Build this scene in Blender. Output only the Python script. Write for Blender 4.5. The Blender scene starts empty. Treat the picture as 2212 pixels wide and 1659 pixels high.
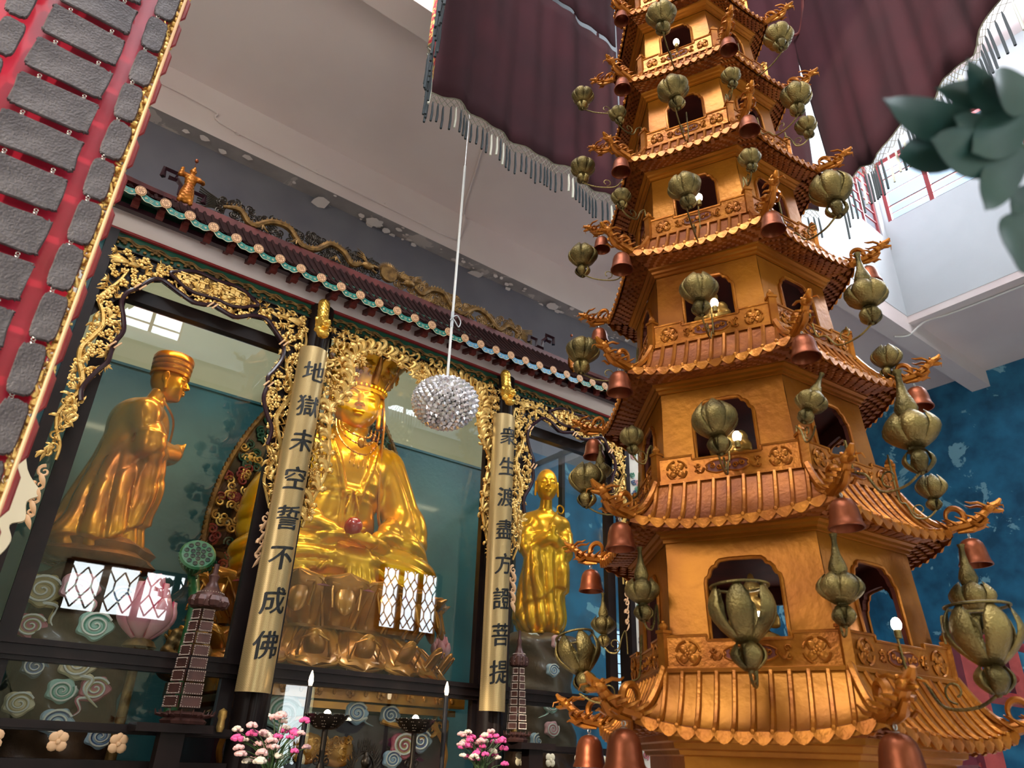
import bpy, math, random
import numpy as np
from mathutils import Matrix, Vector
PI=math.pi; R=math.radians
sc=bpy.context.scene; C=sc.collection
# ---------------------------------------------------------------- camera
CX=Vector((0.79357971,-0.6075421,0.03352386)); CY=Vector((0.30104756,0.3441591,-0.88933958)); CZ=Vector((0.52877369,0.71585412,0.45601674))
cd=bpy.data.cameras.new('camera'); cam=bpy.data.objects.new('camera',cd); C.objects.link(cam)
cam.matrix_world=Matrix(((CX.x,-CY.x,-CZ.x,0),(CX.y,-CY.y,-CZ.y,0),(CX.z,-CY.z,-CZ.z,1.6),(0,0,0,1)))
cd.sensor_width=36; cd.lens=25.69; cd.clip_start=.05; cd.clip_end=300
cd.dof.use_dof=True; cd.dof.focus_distance=5.2; cd.dof.aperture_fstop=3.2
sc.camera=cam
# ---------------------------------------------------------------- world, exposure
sc.view_settings.view_transform='Standard'; sc.view_settings.look='None'; sc.view_settings.gamma=1
sc.view_settings.exposure=0.46; sc.view_settings.use_curve_mapping=False
w=bpy.data.worlds.new('sky'); sc.world=w; w.use_nodes=True; nt=w.node_tree; nt.nodes.clear()
def nd(nt,t,**k):
    n=nt.nodes.new(t)
    for a,b in k.items():
        if a in n.inputs: n.inputs[a].default_value=b
        else: setattr(n,a,b)
    return n
o=nd(nt,'ShaderNodeOutputWorld'); bg=nd(nt,'ShaderNodeBackground',Strength=1.2); tc=nd(nt,'ShaderNodeTexCoord')
no=nd(nt,'ShaderNodeTexNoise',Scale=3.2,Detail=5.0); cr=nd(nt,'ShaderNodeValToRGB')
cr.color_ramp.elements[0].position=.42; cr.color_ramp.elements[0].color=(.50,.70,.95,1)
cr.color_ramp.elements[1].position=.62; cr.color_ramp.elements[1].color=(.86,.93,1,1)
L=nt.links.new; L(tc.outputs['Generated'],no.inputs['Vector']); L(no.outputs['Fac'],cr.inputs['Fac']); L(cr.outputs['Color'],bg.inputs['Color']); L(bg.outputs[0],o.inputs[0])
# ---------------------------------------------------------------- lights: sun, daylight in the window openings
def area(name,loc,aim,sx,sy,power,col=(1,1,1)):
    l=bpy.data.lights.new(name,'AREA'); l.shape='RECTANGLE'; l.size=sx; l.size_y=sy; l.energy=power; l.color=col
    ob=bpy.data.objects.new(name,l); C.objects.link(ob); ob.location=loc
    ob.rotation_euler=(Vector(aim)-Vector(loc)).to_track_quat('-Z','Y').to_euler(); return ob
SUND=Vector((-.83,-.40,.40)).normalized()
s=bpy.data.lights.new('sun','SUN'); s.energy=2.4; s.angle=R(1.2); s.color=(1,.86,.66)
so=bpy.data.objects.new('sun',s); C.objects.link(so); so.rotation_euler=SUND.to_track_quat('Z','Y').to_euler()
# window daylight behind the photographer (front wall y=-5), light added at the left wall, clerestory
area('daylight_front_window_east',(9.6,-5.15,5.15),(9.6,5,5.15),1.9,1.6,95,(.93,.97,1))
area('daylight_front_window_west',(3.2,-5.15,4.3),(3.2,5,4.3),2.9,1.3,110,(.93,.97,1))
area('daylight_front_door',(-.7,-5.15,2.45),(-.7,5,2.45),1.9,1.9,55,(.80,.97,1))
area('daylight_front_door_east',(7.05,-5.15,1.9),(7.05,5,1.9),.8,2.4,40,(.9,.98,1))
area('added_left_daylight',(-5.15,0.5,5.0),(5,0.5,5.0),3.4,3.2,150,(1,.90,.78))  # added soft light at an unseen opening, to brighten the pagoda
area('daylight_clerestory_east',(13.35,0.5,12.55),(0,0.5,12.0),8.8,1.5,1150,(.84,.93,1))
area('daylight_clerestory_front',(1.85,-4.15,10.3),(1.85,5,10.3),1.3,1.3,60,(.9,.95,1))
area('daylight_clerestory_middle',(8.4,-4.15,10.3),(8.4,5,10.3),1.4,1.4,70,(.9,.95,1))
area('daylight_clerestory_west',(-2.15,0,12.2),(6,1,9),7,2.2,950,(.94,.97,1))
# ---------------------------------------------------------------- materials
MT={}
def mat(name,col,rough=.5,metal=0.,col2=None,ns=8.,nd_=4.,lo=.35,hi=.65,bump=0.,bs=40.,coat=0.,emit=None,es=1.,trans=0.,alpha=1.,ior=1.45,spec=None):
    m=bpy.data.materials.new(name); m.use_nodes=True; t=m.node_tree; b=t.nodes['Principled BSDF']
    def S(k,v):
        if k in b.inputs: b.inputs[k].default_value=v
    S('Base Color',(*col,1)); S('Roughness',rough); S('Metallic',metal); S('Coat Weight',coat); S('Coat Roughness',.08)
    S('Transmission Weight',trans); S('IOR',ior); S('Alpha',alpha)
    if spec is not None: S('Specular IOR Level',spec)
    if emit: S('Emission Color',(*emit,1)); S('Emission Strength',es)
    if col2 is not None or bump:
        tc=nd(t,'ShaderNodeTexCoord')
    if col2 is not None:
        n=nd(t,'ShaderNodeTexNoise',Scale=ns,Detail=nd_); r=nd(t,'ShaderNodeValToRGB')
        r.color_ramp.elements[0].position=lo; r.color_ramp.elements[1].position=hi
        r.color_ramp.elements[0].color=(*col,1); r.color_ramp.elements[1].color=(*col2,1)
        t.links.new(tc.outputs['Object'],n.inputs['Vector']); t.links.new(n.outputs['Fac'],r.inputs['Fac']); t.links.new(r.outputs['Color'],b.inputs['Base Color'])
    if bump:
        n=nd(t,'ShaderNodeTexNoise',Scale=bs,Detail=3.); bp=nd(t,'ShaderNodeBump',Strength=min(1,bump),Distance=.01)
        t.links.new(tc.outputs['Object'],n.inputs['Vector']); t.links.new(n.outputs['Fac'],bp.inputs['Height']); t.links.new(bp.outputs['Normal'],b.inputs['Normal'])
    MT[name]=m; return m
mat('gold_leaf',(.72,.40,.06),.28,.75,(.90,.56,.10),5,bump=.15,bs=60)
mat('buddha_gold',(.70,.29,.004),.27,.6,(.92,.46,.008),2.5,bump=.1,bs=18,coat=.1)
mat('monk_gold',(.46,.10,.003),.27,.65,(.86,.34,.006),1.6,bump=.1,bs=14,coat=.1)
mat('throne_gold',(.30,.09,.012),.26,.55,(.62,.25,.03),3.2,bump=.2,bs=30,coat=.4)
mat('carved_gold',(.60,.35,.085),.34,.7,(.82,.54,.18),14,bump=.3,bs=90)
mat('antique_gold',(.10,.05,.015),.45,.6,(.26,.14,.04),16,bump=.4,bs=80)
mat('pagoda_gold',(.235,.068,.005),.38,.6,(.40,.145,.010),2.6,6.,bump=.18,bs=30)
mat('pagoda_dark',(.17,.040,.006),.44,.5,(.30,.085,.009),7,5.,bump=.3,bs=50)
mat('pagoda_trim',(.27,.076,.007),.34,.6,(.42,.145,.013),9,bump=.2,bs=60)
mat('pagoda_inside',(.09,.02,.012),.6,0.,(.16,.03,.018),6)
mat('brass',(.055,.042,.014),.38,.75,(.28,.205,.07),7,bump=.5,bs=110)
mat('brass_inner',(.45,.34,.16),.45,.5)
mat('copper',(.15,.032,.012),.38,.7,(.23,.06,.022),8,bump=.1)
mat('black_lacquer',(.010,.006,.006),.38,0.,(.018,.010,.009),5,spec=.25)
mat('maroon_lacquer',(.030,.010,.015),.25,0.,spec=.5)
mat('red_paint',(.20,.014,.016),.42,0.,(.28,.03,.03),8)
mat('dark_red',(.06,.009,.008),.55,0.,(.14,.022,.018),6)
mat('roof_tile',(.016,.005,.005),.75,0.,(.028,.008,.007),9,spec=.2)
mat('teal',(.008,.13,.105),.4,0.,(.014,.18,.145),10)
mat('sky_blue',(.06,.22,.38),.4,0.,(.09,.28,.45),10)
mat('deep_green',(.006,.055,.035),.45,0.,(.012,.09,.05),12)
mat('cream',(.82,.72,.50),.45)
mat('coin_peach',(.82,.50,.27),.42)
mat('ink',(.008,.008,.008),.4)
mat('white_plaster',(.54,.58,.61),.8,0.,(.60,.64,.67),.8,bump=.08,bs=18)
mat('ceiling_plaster',(.78,.67,.66),.85,0.,(.84,.74,.72),.7,6.,bump=.06,bs=14)
mat('beam_plaster',(.78,.67,.66),.85,0.,(.82,.73,.71),.9,bump=.06,bs=16)
mat('chip_plaster',(.70,.62,.60),.9)
mat('grey_wall',(.16,.155,.19),.8,0.,(.20,.195,.225),1.2,bump=.06,bs=14)
mat('pale_green_wall',(.50,.47,.27),.75,0.,(.54,.51,.31),1.1)
mat('niche_teal',(.022,.10,.115),.38,0.,(.035,.15,.165),1.5,bump=.25,bs=22,coat=.2)
mat('cove_blue',(.03,.19,.30),.6,0.,(.045,.25,.38),2.)
mat('curtain',(.026,.0032,.007),.9,0.,(.042,.005,.010),1.4,bump=.25,bs=260)
mat('tassel_dark',(.02,.03,.035),.6); mat('tassel_white',(.6,.6,.5),.6); mat('fringe',(.22,.21,.16),.7); mat('embroidery',(.62,.03,.06),.6,0.,(.85,.62,.2),22,lo=.5,hi=.56)
mat('plaque',(.040,.032,.036),.5,.4,(.125,.11,.115),6,10.,bump=.6,bs=110)
mat('plaque_back',(.50,.012,.035),.36,0.,(.62,.03,.07),2.,coat=.5)
mat('steel',(.5,.5,.48),.35,.8); mat('bar_red',(.30,.03,.035),.45); mat('white_pipe',(.78,.77,.74),.45)
mat('crystal',(.62,.60,.62),.08,.55,(.9,.88,.9),30)
mat('rock_brown',(.06,.028,.014),.45,0.,(.09,.045,.022),4,bump=.5,bs=20,coat=.2)
for n,c in dict(cloud_cream=(.62,.50,.30),cloud_pink=(.62,.30,.30),cloud_blue=(.32,.42,.50),cloud_green=(.28,.42,.34),cloud_white=(.64,.60,.52),cloud_navy=(.05,.09,.20),cloud_rose=(.42,.10,.12),cloud_leaf=(.05,.22,.14),cloud_ochre=(.38,.27,.10),cloud_grey=(.14,.17,.2)).items(): mat(n,c,.42,coat=.15)
mat('seedpod_green',(.02,.14,.05),.4,0.,(.03,.15,.05),9,coat=.3); mat('pod_hole',(.004,.02,.01),.5)
mat('petal_pink',(.68,.22,.27),.35,0.,(.75,.38,.40),5,coat=.3); mat('petal_edge',(.55,.04,.10),.35)
mat('studded_brown',(.055,.022,.018),.4,.3,(.09,.035,.028),12); mat('stud',(.55,.45,.38),.35,.6)
mat('orb_red',(.42,.01,.012),.12,0.,coat=1.)
mat('bulb',(1,.95,.85),.3,emit=(1,.83,.6),es=14.); mat('flame_bulb',(1,.9,.75),.3,emit=(1,.75,.45),es=7.)
mat('tube_lamp',(1,1,1),.3,emit=(1,.98,.92),es=4.)
mat('leaf_fg',(.012,.045,.045),.5,0.,(.02,.07,.06),6); mat('stem',(.05,.10,.03),.5)
mat('flower_pink',(.75,.10,.32),.6); mat('flower_pale',(.80,.48,.46),.6); mat('flower_white',(.78,.68,.55),.6)
mat('bronze_black',(.025,.018,.012),.38,.7); mat('porcelain',(.5,.58,.6),.15,0.,(.06,.14,.3),6,lo=.5,hi=.53,coat=.6)
mat('candle',(.015,.014,.016),.35); mat('turquoise',(.06,.42,.50),.5,0.,(.12,.55,.62),30); mat('stone_floor',(.72,.64,.60),.35)
def glassmat(name,tint=(.93,.97,.97),rough=0.):
    m=bpy.data.materials.new(name); m.use_nodes=True; t=m.node_tree; t.nodes.clear()
    o=nd(t,'ShaderNodeOutputMaterial'); mx=nd(t,'ShaderNodeMixShader'); tr=nd(t,'ShaderNodeBsdfTransparent'); gl=nd(t,'ShaderNodeBsdfGlossy',Roughness=rough); fr=nd(t,'ShaderNodeMath',operation='MULTIPLY_ADD'); lw=nd(t,'ShaderNodeLayerWeight'); pw=nd(t,'ShaderNodeMath',operation='POWER'); pw.inputs[1].default_value=5.; fr.inputs[1].default_value=.9; fr.inputs[2].default_value=.045; t.links.new(lw.outputs['Facing'],pw.inputs[0]); t.links.new(pw.outputs[0],fr.inputs[0])
    tr.inputs['Color'].default_value=(*tint,1)
    t.links.new(fr.outputs[0],mx.inputs[0]); t.links.new(tr.outputs[0],mx.inputs[1]); t.links.new(gl.outputs[0],mx.inputs[2]); t.links.new(mx.outputs[0],o.inputs[0]); MT[name]=m
glassmat('glass')
def peelmat(name,base,base2,under,sc1=1.1,lo=.60,hi=.615,streak=True):
    m=bpy.data.materials.new(name); m.use_nodes=True; t=m.node_tree; b=t.nodes['Principled BSDF']; b.inputs['Roughness'].default_value=.7
    tc=nd(t,'ShaderNodeTexCoord'); n1=nd(t,'ShaderNodeTexNoise',Scale=2.2,Detail=6.); r1=nd(t,'ShaderNodeValToRGB')
    r1.color_ramp.elements[0].position=.35; r1.color_ramp.elements[1].position=.68; r1.color_ramp.elements[0].color=(*base,1); r1.color_ramp.elements[1].color=(*base2,1)
    n2=nd(t,'ShaderNodeTexNoise',Scale=sc1,Detail=10.,Roughness=.62,Distortion=.6); r2=nd(t,'ShaderNodeValToRGB'); r2.color_ramp.elements[0].position=lo; r2.color_ramp.elements[1].position=hi
    mx=nd(t,'ShaderNodeMix'); mx.data_type='RGBA'; mx.inputs[7].default_value=(*under,1); k=t.links.new
    k(tc.outputs['Object'],n1.inputs['Vector']); k(tc.outputs['Object'],n2.inputs['Vector']); k(n1.outputs['Fac'],r1.inputs['Fac']); k(n2.outputs['Fac'],r2.inputs['Fac'])
    k(r2.outputs['Color'],mx.inputs[0]); k(r1.outputs['Color'],mx.inputs[6]); k(mx.outputs[2],b.inputs['Base Color'])
    bp=nd(t,'ShaderNodeBump',Strength=.6,Distance=.02); k(n2.outputs['Fac'],bp.inputs['Height']); k(bp.outputs['Normal'],b.inputs['Normal']); MT[name]=m
peelmat('blue_peel',(.006,.085,.18),(.022,.20,.38),(.20,.46,.60),1.3,.605,.62)
peelmat('soffit_peel',(.30,.27,.27),(.40,.36,.355),(.56,.50,.48),2.2,.58,.60)
def bandmat(name,c1,c2,scale,axis='X',rough=.6,metal=0.):   # fine woven / brocade bands
    m=bpy.data.materials.new(name); m.use_nodes=True; t=m.node_tree; b=t.nodes['Principled BSDF']; b.inputs['Roughness'].default_value=rough; b.inputs['Metallic'].default_value=metal
    tc=nd(t,'ShaderNodeTexCoord'); br=nd(t,'ShaderNodeTexBrick',Scale=scale); br.inputs['Color1'].default_value=(*c1,1); br.inputs['Color2'].default_value=(*c1,1); br.inputs['Mortar'].default_value=(*c2,1); br.inputs['Mortar Size'].default_value=.035
    mp=nd(t,'ShaderNodeMapping'); mp.inputs['Rotation'].default_value=(R(90),0,0)
    t.links.new(tc.outputs['Object'],mp.inputs[0]); t.links.new(mp.outputs[0],br.inputs['Vector']); t.links.new(br.outputs['Color'],b.inputs['Base Color']); bp=nd(t,'ShaderNodeBump',Strength=.5,Distance=.004)
    t.links.new(br.outputs['Fac'],bp.inputs['Height']); t.links.new(bp.outputs['Normal'],b.inputs['Normal']); MT[name]=m
bandmat('board_gold',(.56,.40,.18),(.38,.26,.11),34,rough=.34,metal=.6)
# ---------------------------------------------------------------- mesh helpers
class MB:
    def __init__(s): s.V=[]; s.F=[]; s.I=[]; s.n=0
    def add(s,v,f,mi=0,M=None):
        v=np.asarray(v,float).reshape(-1,3)
        if M is not None: m=np.array(M); v=v@m[:3,:3].T+m[:3,3]
        s.V.append(v); s.F+= [tuple(int(i)+s.n for i in q) for q in f]; s.I+=[mi]*len(f); s.n+=len(v); return s
    def box(s,c,d,rz=0,mi=0,M=None):
        x,y,z=[a/2 for a in d]; v=np.array([(a*x,b*y,e*z) for e in(-1,1) for b in(-1,1) for a in(-1,1)])
        cr,sr=math.cos(rz),math.sin(rz); v=np.c_[v[:,0]*cr-v[:,1]*sr,v[:,0]*sr+v[:,1]*cr,v[:,2]]+np.array(c)
        return s.add(v,[(0,2,3,1),(4,5,7,6),(0,1,5,4),(2,6,7,3),(0,4,6,2),(1,3,7,5)],mi,M)
    def bx(s,x0,x1,y0,y1,z0,z1,mi=0): return s.box(((x0+x1)/2,(y0+y1)/2,(z0+z1)/2),(x1-x0,y1-y0,z1-z0),0,mi)
    def lathe(s,prof,n=24,mi=0,M=None,a0=0,a1=2*PI):
        full=abs(a1-a0-2*PI)<1e-6; k=n if full else n+1; P=np.array(prof,float); m=len(P)
        a=a0+(a1-a0)*np.arange(k)/n; v=np.stack([np.outer(np.cos(a),P[:,0]),np.outer(np.sin(a),P[:,0]),np.tile(P[:,1],(k,1))],-1).reshape(-1,3)
        f=[(i*m+j,((i+1)%k)*m+j,((i+1)%k)*m+j+1,i*m+j+1) for i in range(n) for j in range(m-1)]
        if full:
            if P[0,0]>1e-5: f.append(tuple(i*m for i in range(k))[::-1])
            if P[-1,0]>1e-5: f.append(tuple(i*m+m-1 for i in range(k)))
        return s.add(v,f,mi,M)
    def ell(s,c,r,n=12,mi=0,M=None):
        if not hasattr(r,'__len__'): r=(r,r,r)
        m=max(4,n//2); pr=[(max(1e-6,math.sin(PI*j/m)),-math.cos(PI*j/m)) for j in range(m+1)]
        T=Matrix.Translation(c)@Matrix.Diagonal((*r,1)); 
        if M is not None: T=M@T
        return s.lathe(pr,n,mi,T)
    def tube(s,pts,r,n=8,mi=0,closed=False,M=None,flat=1.,cap=True):
        P=np.array(pts,float); k=len(P); rr=np.full(k,r,float) if not hasattr(r,'__len__') else np.array(r,float)
        if closed: T=np.roll(P,-1,0)-np.roll(P,1,0)
        else: T=np.gradient(P,axis=0)
        T/=np.linalg.norm(T,axis=1)[:,None]+1e-12
        up=np.array([0,0,1.]) if abs(T[0,2])<.9 else np.array([1.,0,0]); N=np.zeros_like(P); u=up-T[0]*up.dot(T[0]); u/=np.linalg.norm(u)
        for i in range(k):
            u=u-T[i]*u.dot(T[i]); u/=np.linalg.norm(u)+1e-12; N[i]=u
        B=np.cross(T,N); a=2*PI*np.arange(n)/n
        v=(P[:,None]+rr[:,None,None]*(np.cos(a)[None,:,None]*N[:,None]+flat*np.sin(a)[None,:,None]*B[:,None])).reshape(-1,3)
        e=k if closed else k-1
        f=[(i*n+j,i*n+(j+1)%n,((i+1)%k)*n+(j+1)%n,((i+1)%k)*n+j) for i in range(e) for j in range(n)]
        if not closed and cap: f+=[tuple(range(n))[::-1],tuple((k-1)*n+j for j in range(n))]
        return s.add(v,f,mi,M)
    def prism(s,poly,t,M=None,mi=0,bev=0.,side=None):
        # poly in local XZ plane, extruded along -Y by t (front face at y=-t) ; bev shrinks the front outline
        P=np.array(poly,float); k=len(P)
        A=.5*np.sum(P[:,0]*np.roll(P[:,1],-1)-np.roll(P[:,0],-1)*P[:,1])
        if A<0: P=P[::-1]
        rings=[(P,0.),(P,-t*(1 if not bev else .6))]
        if bev:
            e=np.roll(P,-1,0)-np.roll(P,1,0); nn=np.c_[-e[:,1],e[:,0]]; nn/=np.linalg.norm(nn,axis=1)[:,None]+1e-9
            rings.append((P+nn*bev,-t))
        v=np.concatenate([np.c_[q[:,0],np.full(k,y),q[:,1]] for q,y in rings]); f=[]
        for r_ in range(len(rings)-1):
            f+=[(r_*k+i,r_*k+(i+1)%k,(r_+1)*k+(i+1)%k,(r_+1)*k+i) for i in range(k)]
        m0=mi if side is None else side
        s.add(v,f,m0,M); s.F.append(tuple(s.n-k+i for i in range(k))); s.I.append(mi); s.F.append(tuple(s.n-len(v)+i for i in range(k))[::-1]); s.I.append(mi); return s
    def grid(s,G,mi=0,M=None,closeu=False):
        G=np.array(G,float); a,b=G.shape[:2]; e=a if closeu else a-1
        return s.add(G.reshape(-1,3),[(i*b+j,((i+1)%a)*b+j,((i+1)%a)*b+j+1,i*b+j+1) for i in range(e) for j in range(b-1)],mi,M)
    def obj(s,name,mats,parent=None,smooth=True,loc=None,M=None,ang=40):
        me=bpy.data.meshes.new(name)
        V=np.concatenate(s.V) if s.V else np.zeros((0,3)); me.from_pydata(V.tolist(),[],s.F)
        if isinstance(mats,str): mats=[mats]
        for m in mats: me.materials.append(MT[m])
        if len(mats)>1: me.polygons.foreach_set('material_index',s.I)
        if smooth:
            me.polygons.foreach_set('use_smooth',[True]*len(me.polygons))
            try: me.set_sharp_from_angle(angle=R(ang))
            except Exception: pass
        me.update(); ob=bpy.data.objects.new(name,me); C.objects.link(ob)
        if parent: ob.parent=parent
        if loc is not None: ob.location=loc
        if M is not None: ob.matrix_local=M
        return ob
def tag(o,label=None,cat=None,group=None,kind=None):
    for k,v in (('label',label),('category',cat),('group',group),('kind',kind)):
        if v: o[k]=v
    return o
def empty(name,loc=(0,0,0),rz=0,label=None,cat=None,group=None):
    o=bpy.data.objects.new(name,None); C.objects.link(o); o.location=loc; o.rotation_euler=(0,0,rz); o.empty_display_size=.1
    return tag(o,label,cat,group)
def struct(mb,name,m,smooth=False): return tag(mb.obj(name,m,smooth=smooth),kind='structure')
def dup(o,parent=None,loc=None,rz=None,label=None,M=None):
    c=o.copy(); C.objects.link(c); c.parent=parent
    if parent: c.matrix_parent_inverse=Matrix()
    for ch in list(o.children): dup(ch,c)
    if loc is not None: c.location=loc
    if rz is not None: c.rotation_euler=(0,0,rz)
    if M is not None: c.matrix_local=M
    if label: c['label']=label
    return c
def T(*a): return Matrix.Translation(a)
def RZ(a): return Matrix.Rotation(a,4,'Z')
def RX(a): return Matrix.Rotation(a,4,'X')
def RY(a): return Matrix.Rotation(a,4,'Y')
def S3(a,b=None,c=None): return Matrix.Diagonal((a,a if b is None else b,a if c is None else c,1))
def spiral(cx,cz,r0,r1,turns,a0,n=28,s=1,y=0.):
    return [(cx+(r0+(r1-r0)*t)*math.cos(a0+s*turns*2*PI*t),y,cz+(r0+(r1-r0)*t)*math.sin(a0+s*turns*2*PI*t)) for t in np.linspace(0,1,n)]
def smooth_path(P,n=8,closed=False):
    P=np.array(P,float); out=[]; k=len(P); rng=range(k if closed else k-1)
    for i in rng:
        p0=P[(i-1)%k] if closed or i>0 else P[0]; p1=P[i]; p2=P[(i+1)%k]; p3=P[(i+2)%k] if closed or i+2<k else P[-1]
        for t in np.arange(n)/n: out.append(.5*((2*p1)+(-p0+p2)*t+(2*p0-5*p1+4*p2-p3)*t*t+(-p0+3*p1-3*p2+p3)*t**3))
    if not closed: out.append(P[-1])
    return np.array(out)
# ---- signed-distance modelling: one continuous skin out of blended forms
def smin(a,b,k): h=np.clip(.5+.5*(b-a)/k,0,1); return b*(1-h)+a*h-k*h*(1-h)
def smax(a,b,k): return -smin(-a,-b,k)
def sE(P,c,r,Rm=None):
    q=P-np.array(c,float)
    if Rm is not None: q=q@Rm
    r=np.array(r,float); k0=np.linalg.norm(q/r,axis=1); k1=np.linalg.norm(q/(r*r),axis=1)+1e-9; return k0*(k0-1)/k1
def sC(P,a,b,ra,rb=None):
    rb=ra if rb is None else rb; a=np.array(a,float); b=np.array(b,float); d=b-a; t=np.clip(((P-a)@d)/(d@d),0,1)
    return np.linalg.norm(P-a-t[:,None]*d,axis=1)-(ra+(rb-ra)*t)
def rot(ax,a): return np.array(Matrix.Rotation(a,3,ax))
def nets(f,lo,hi,h):
    lo=np.array(lo,float); hi=np.array(hi,float); N=np.ceil((hi-lo)/h).astype(int)+1
    ax=[lo[i]+h*np.arange(N[i]) for i in range(3)]; G=np.stack(np.meshgrid(*ax,indexing='ij'),-1).reshape(-1,3)
    D=np.concatenate([f(G[i:i+200000]) for i in range(0,len(G),200000)]).reshape(N)
    I=D<0; nx,ny,nz=N; cnt=np.zeros((nx-1,ny-1,nz-1),int); acc=np.zeros((nx-1,ny-1,nz-1,3))
    corners=[(a,b,c) for a in(0,1) for b in(0,1) for c in(0,1)]
    sl=lambda a,b,c:(slice(a,nx-1+a),slice(b,ny-1+b),slice(c,nz-1+c))
    for p in corners:
        for d in range(3):
            if p[d]==1: continue
            q=list(p); q[d]=1; A=D[sl(*p)]; B=D[sl(*q)]; m=(A<0)!=(B<0)
            t=np.where(m,A/np.where(m,A-B,1),0)
            for e in range(3): acc[...,e]+=np.where(m,p[e]+(t if e==d else 0),0)
            cnt+=m
    act=cnt>0; idx=-np.ones(act.shape,int); idx[act]=np.arange(act.sum()); cell=np.argwhere(act)
    V=lo+h*(cell+acc[act]/cnt[act][:,None]); F=[]
    for d in range(3):
        e=[slice(None)]*3; g=[slice(None)]*3; e[d]=slice(0,-1); g[d]=slice(1,None)
        m=I[tuple(e)]!=I[tuple(g)]; u,v=(d+1)%3,(d+2)%3; p=np.argwhere(m); p=p[(p[:,u]>0)&(p[:,v]>0)&(p[:,u]<N[u]-1)&(p[:,v]<N[v]-1)]
        def at(du,dv): q=p.copy(); q[:,u]-=du; q[:,v]-=dv; return idx[q[:,0],q[:,1],q[:,2]]
        Q=np.stack([at(1,1),at(0,1),at(0,0),at(1,0)],1); s=I[tuple(p.T)]; Q[~s]=Q[~s][:,::-1]; F.append(Q)
    F=np.concatenate(F); F=F[(F>=0).all(1)]; return V,F
def sdf_obj(name,f,lo,hi,h,m,parent=None,M=None,it=1):
    V,F=nets(f,lo,hi,h)
    for _ in range(it):
        acc=np.zeros_like(V); c=np.zeros(len(V))
        for a,b in ((0,1),(1,2),(2,3),(3,0)):
            np.add.at(acc,F[:,a],V[F[:,b]]); np.add.at(c,F[:,a],1); np.add.at(acc,F[:,b],V[F[:,a]]); np.add.at(c,F[:,b],1)
        V=V*.5+.5*acc/np.maximum(c,1)[:,None]
    mb=MB(); mb.V=[V]; mb.F=F.tolist(); mb.I=[0]*len(F); mb.n=len(V)
    return mb.obj(name,m,parent,M=M,ang=180)
# ================================================================ room shell
rnd=random.Random(7)
m=MB(); m.bx(-5,16.8,-5,8.6,-.1,0); struct(m,'floor','stone_floor')
m=MB(); Z=9.5
m.bx(-5,-2,-5,8.6,Z,Z+.3); m.bx(13.2,16.8,-5,8.6,Z,Z+.3); m.bx(-2,13.2,5.05,8.6,Z,Z+.3); m.bx(-2,13.2,-5,-4,Z,Z+.3)
m.bx(-2.3,13.5,-4.3,5.35,14.4,14.6); struct(m,'ceiling','ceiling_plaster')
# back wall: grey above, peeling blue paint below, one barred window
WX0,WX1,WZ0,WZ1=8.15,9.6,2.45,3.45
m=MB(); m.bx(-5,16.8,8.4,8.6,5.9,Z,0)
m.bx(-5,WX0,8.4,8.6,0,5.9,1); m.bx(WX1,16.8,8.4,8.6,0,5.9,1); m.bx(WX0,WX1,8.4,8.6,0,WZ0,1); m.bx(WX0,WX1,8.4,8.6,WZ1,5.9,1)
struct(m,'wall_back',['grey_wall','blue_peel'])
m=MB()
for i in range(7): m.box(((WX0+WX1)/2,8.5,WZ0+(i+.5)*(WZ1-WZ0)/7),(WX1-WX0,.015,.012))
for i in range(4): m.box((WX0+i*(WX1-WX0)/3,8.5,(WZ0+WZ1)/2),(.03,.03,WZ1-WZ0))
struct(m,'window_1','black_lacquer')
m=MB(); m.bx(16.6,16.8,-5,8.4,0,Z); struct(m,'wall_right','blue_peel')
# left wall; unseen window sized to let low sun onto the pagoda
m=MB(); m.bx(-5.3,-5,-5,8.6,0,3.4); m.bx(-5.3,-5,-5,8.6,6.65,Z); m.bx(-5.3,-5,-5,-1.2,3.4,6.65); m.bx(-5.3,-5,2.2,8.6,3.4,6.65); struct(m,'wall_left','pale_green_wall')
# front wall (behind the photographer): lattice windows and door openings
def holes(mb,x0,x1,z0,z1,hs,y0,y1):
    xs=sorted({x0,x1,*[h[0] for h in hs],*[h[1] for h in hs]})
    for a,b in zip(xs,xs[1:]):
        cut=sorted([(h[2],h[3]) for h in hs if h[0]<=a and h[1]>=b]); z=z0
        for c,d in cut:
            if c>z: mb.bx(a,b,y0,y1,z,c)
            z=d
        if z<z1: mb.bx(a,b,y0,y1,z,z1)
HS=[(8.75,10.5,4.4,5.95),(1.8,4.6,3.9,4.9),(-1.6,.2,1.5,3.35),(6.7,7.4,.8,3.0)]
m=MB(); holes(m,-5,16.8,0,Z,HS,-5.2,-5); struct(m,'wall_front','pale_green_wall')
def lattice(x0,x1,z0,z1,n,name):
    mb=MB(); W=(x1-x0)/n
    for i in range(n+1): mb.box((x0+i*W,-5.0,(z0+z1)/2),(.14,.08,z1-z0))
    for z in (z0,z1): mb.box(((x0+x1)/2,-5.0,z),(x1-x0,.07,.07))
    for i in range(n):
        a=x0+i*W+.07; b=a+W-.14; nx=2; q=(b-a)/nx; h=q*2.1; k=int((z1-z0)/h)+1
        for r_ in range(k):
            zc=z0+r_*h
            for j in range(nx):
                xc=a+(j+.5)*q
                for sx in(-1,1):
                    for sz in(-1,1):
                        p=[(xc,-5.0,min(z1,zc+h/2+sz*h*.36)),(xc+sx*q/2,-5.0,min(z1,zc+h/2))]
                        if p[0][2]<z1: mb.tube(p,.017,4)
                if zc+h*.86<z1: mb.tube([(xc,-5,zc+h*.86),(xc,-5,min(z1,zc+h*1.14))],.017,4)
    struct(mb,name,'black_lacquer')
lattice(*HS[0],3,'window_2'); lattice(*HS[1],4,'window_3')
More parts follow.
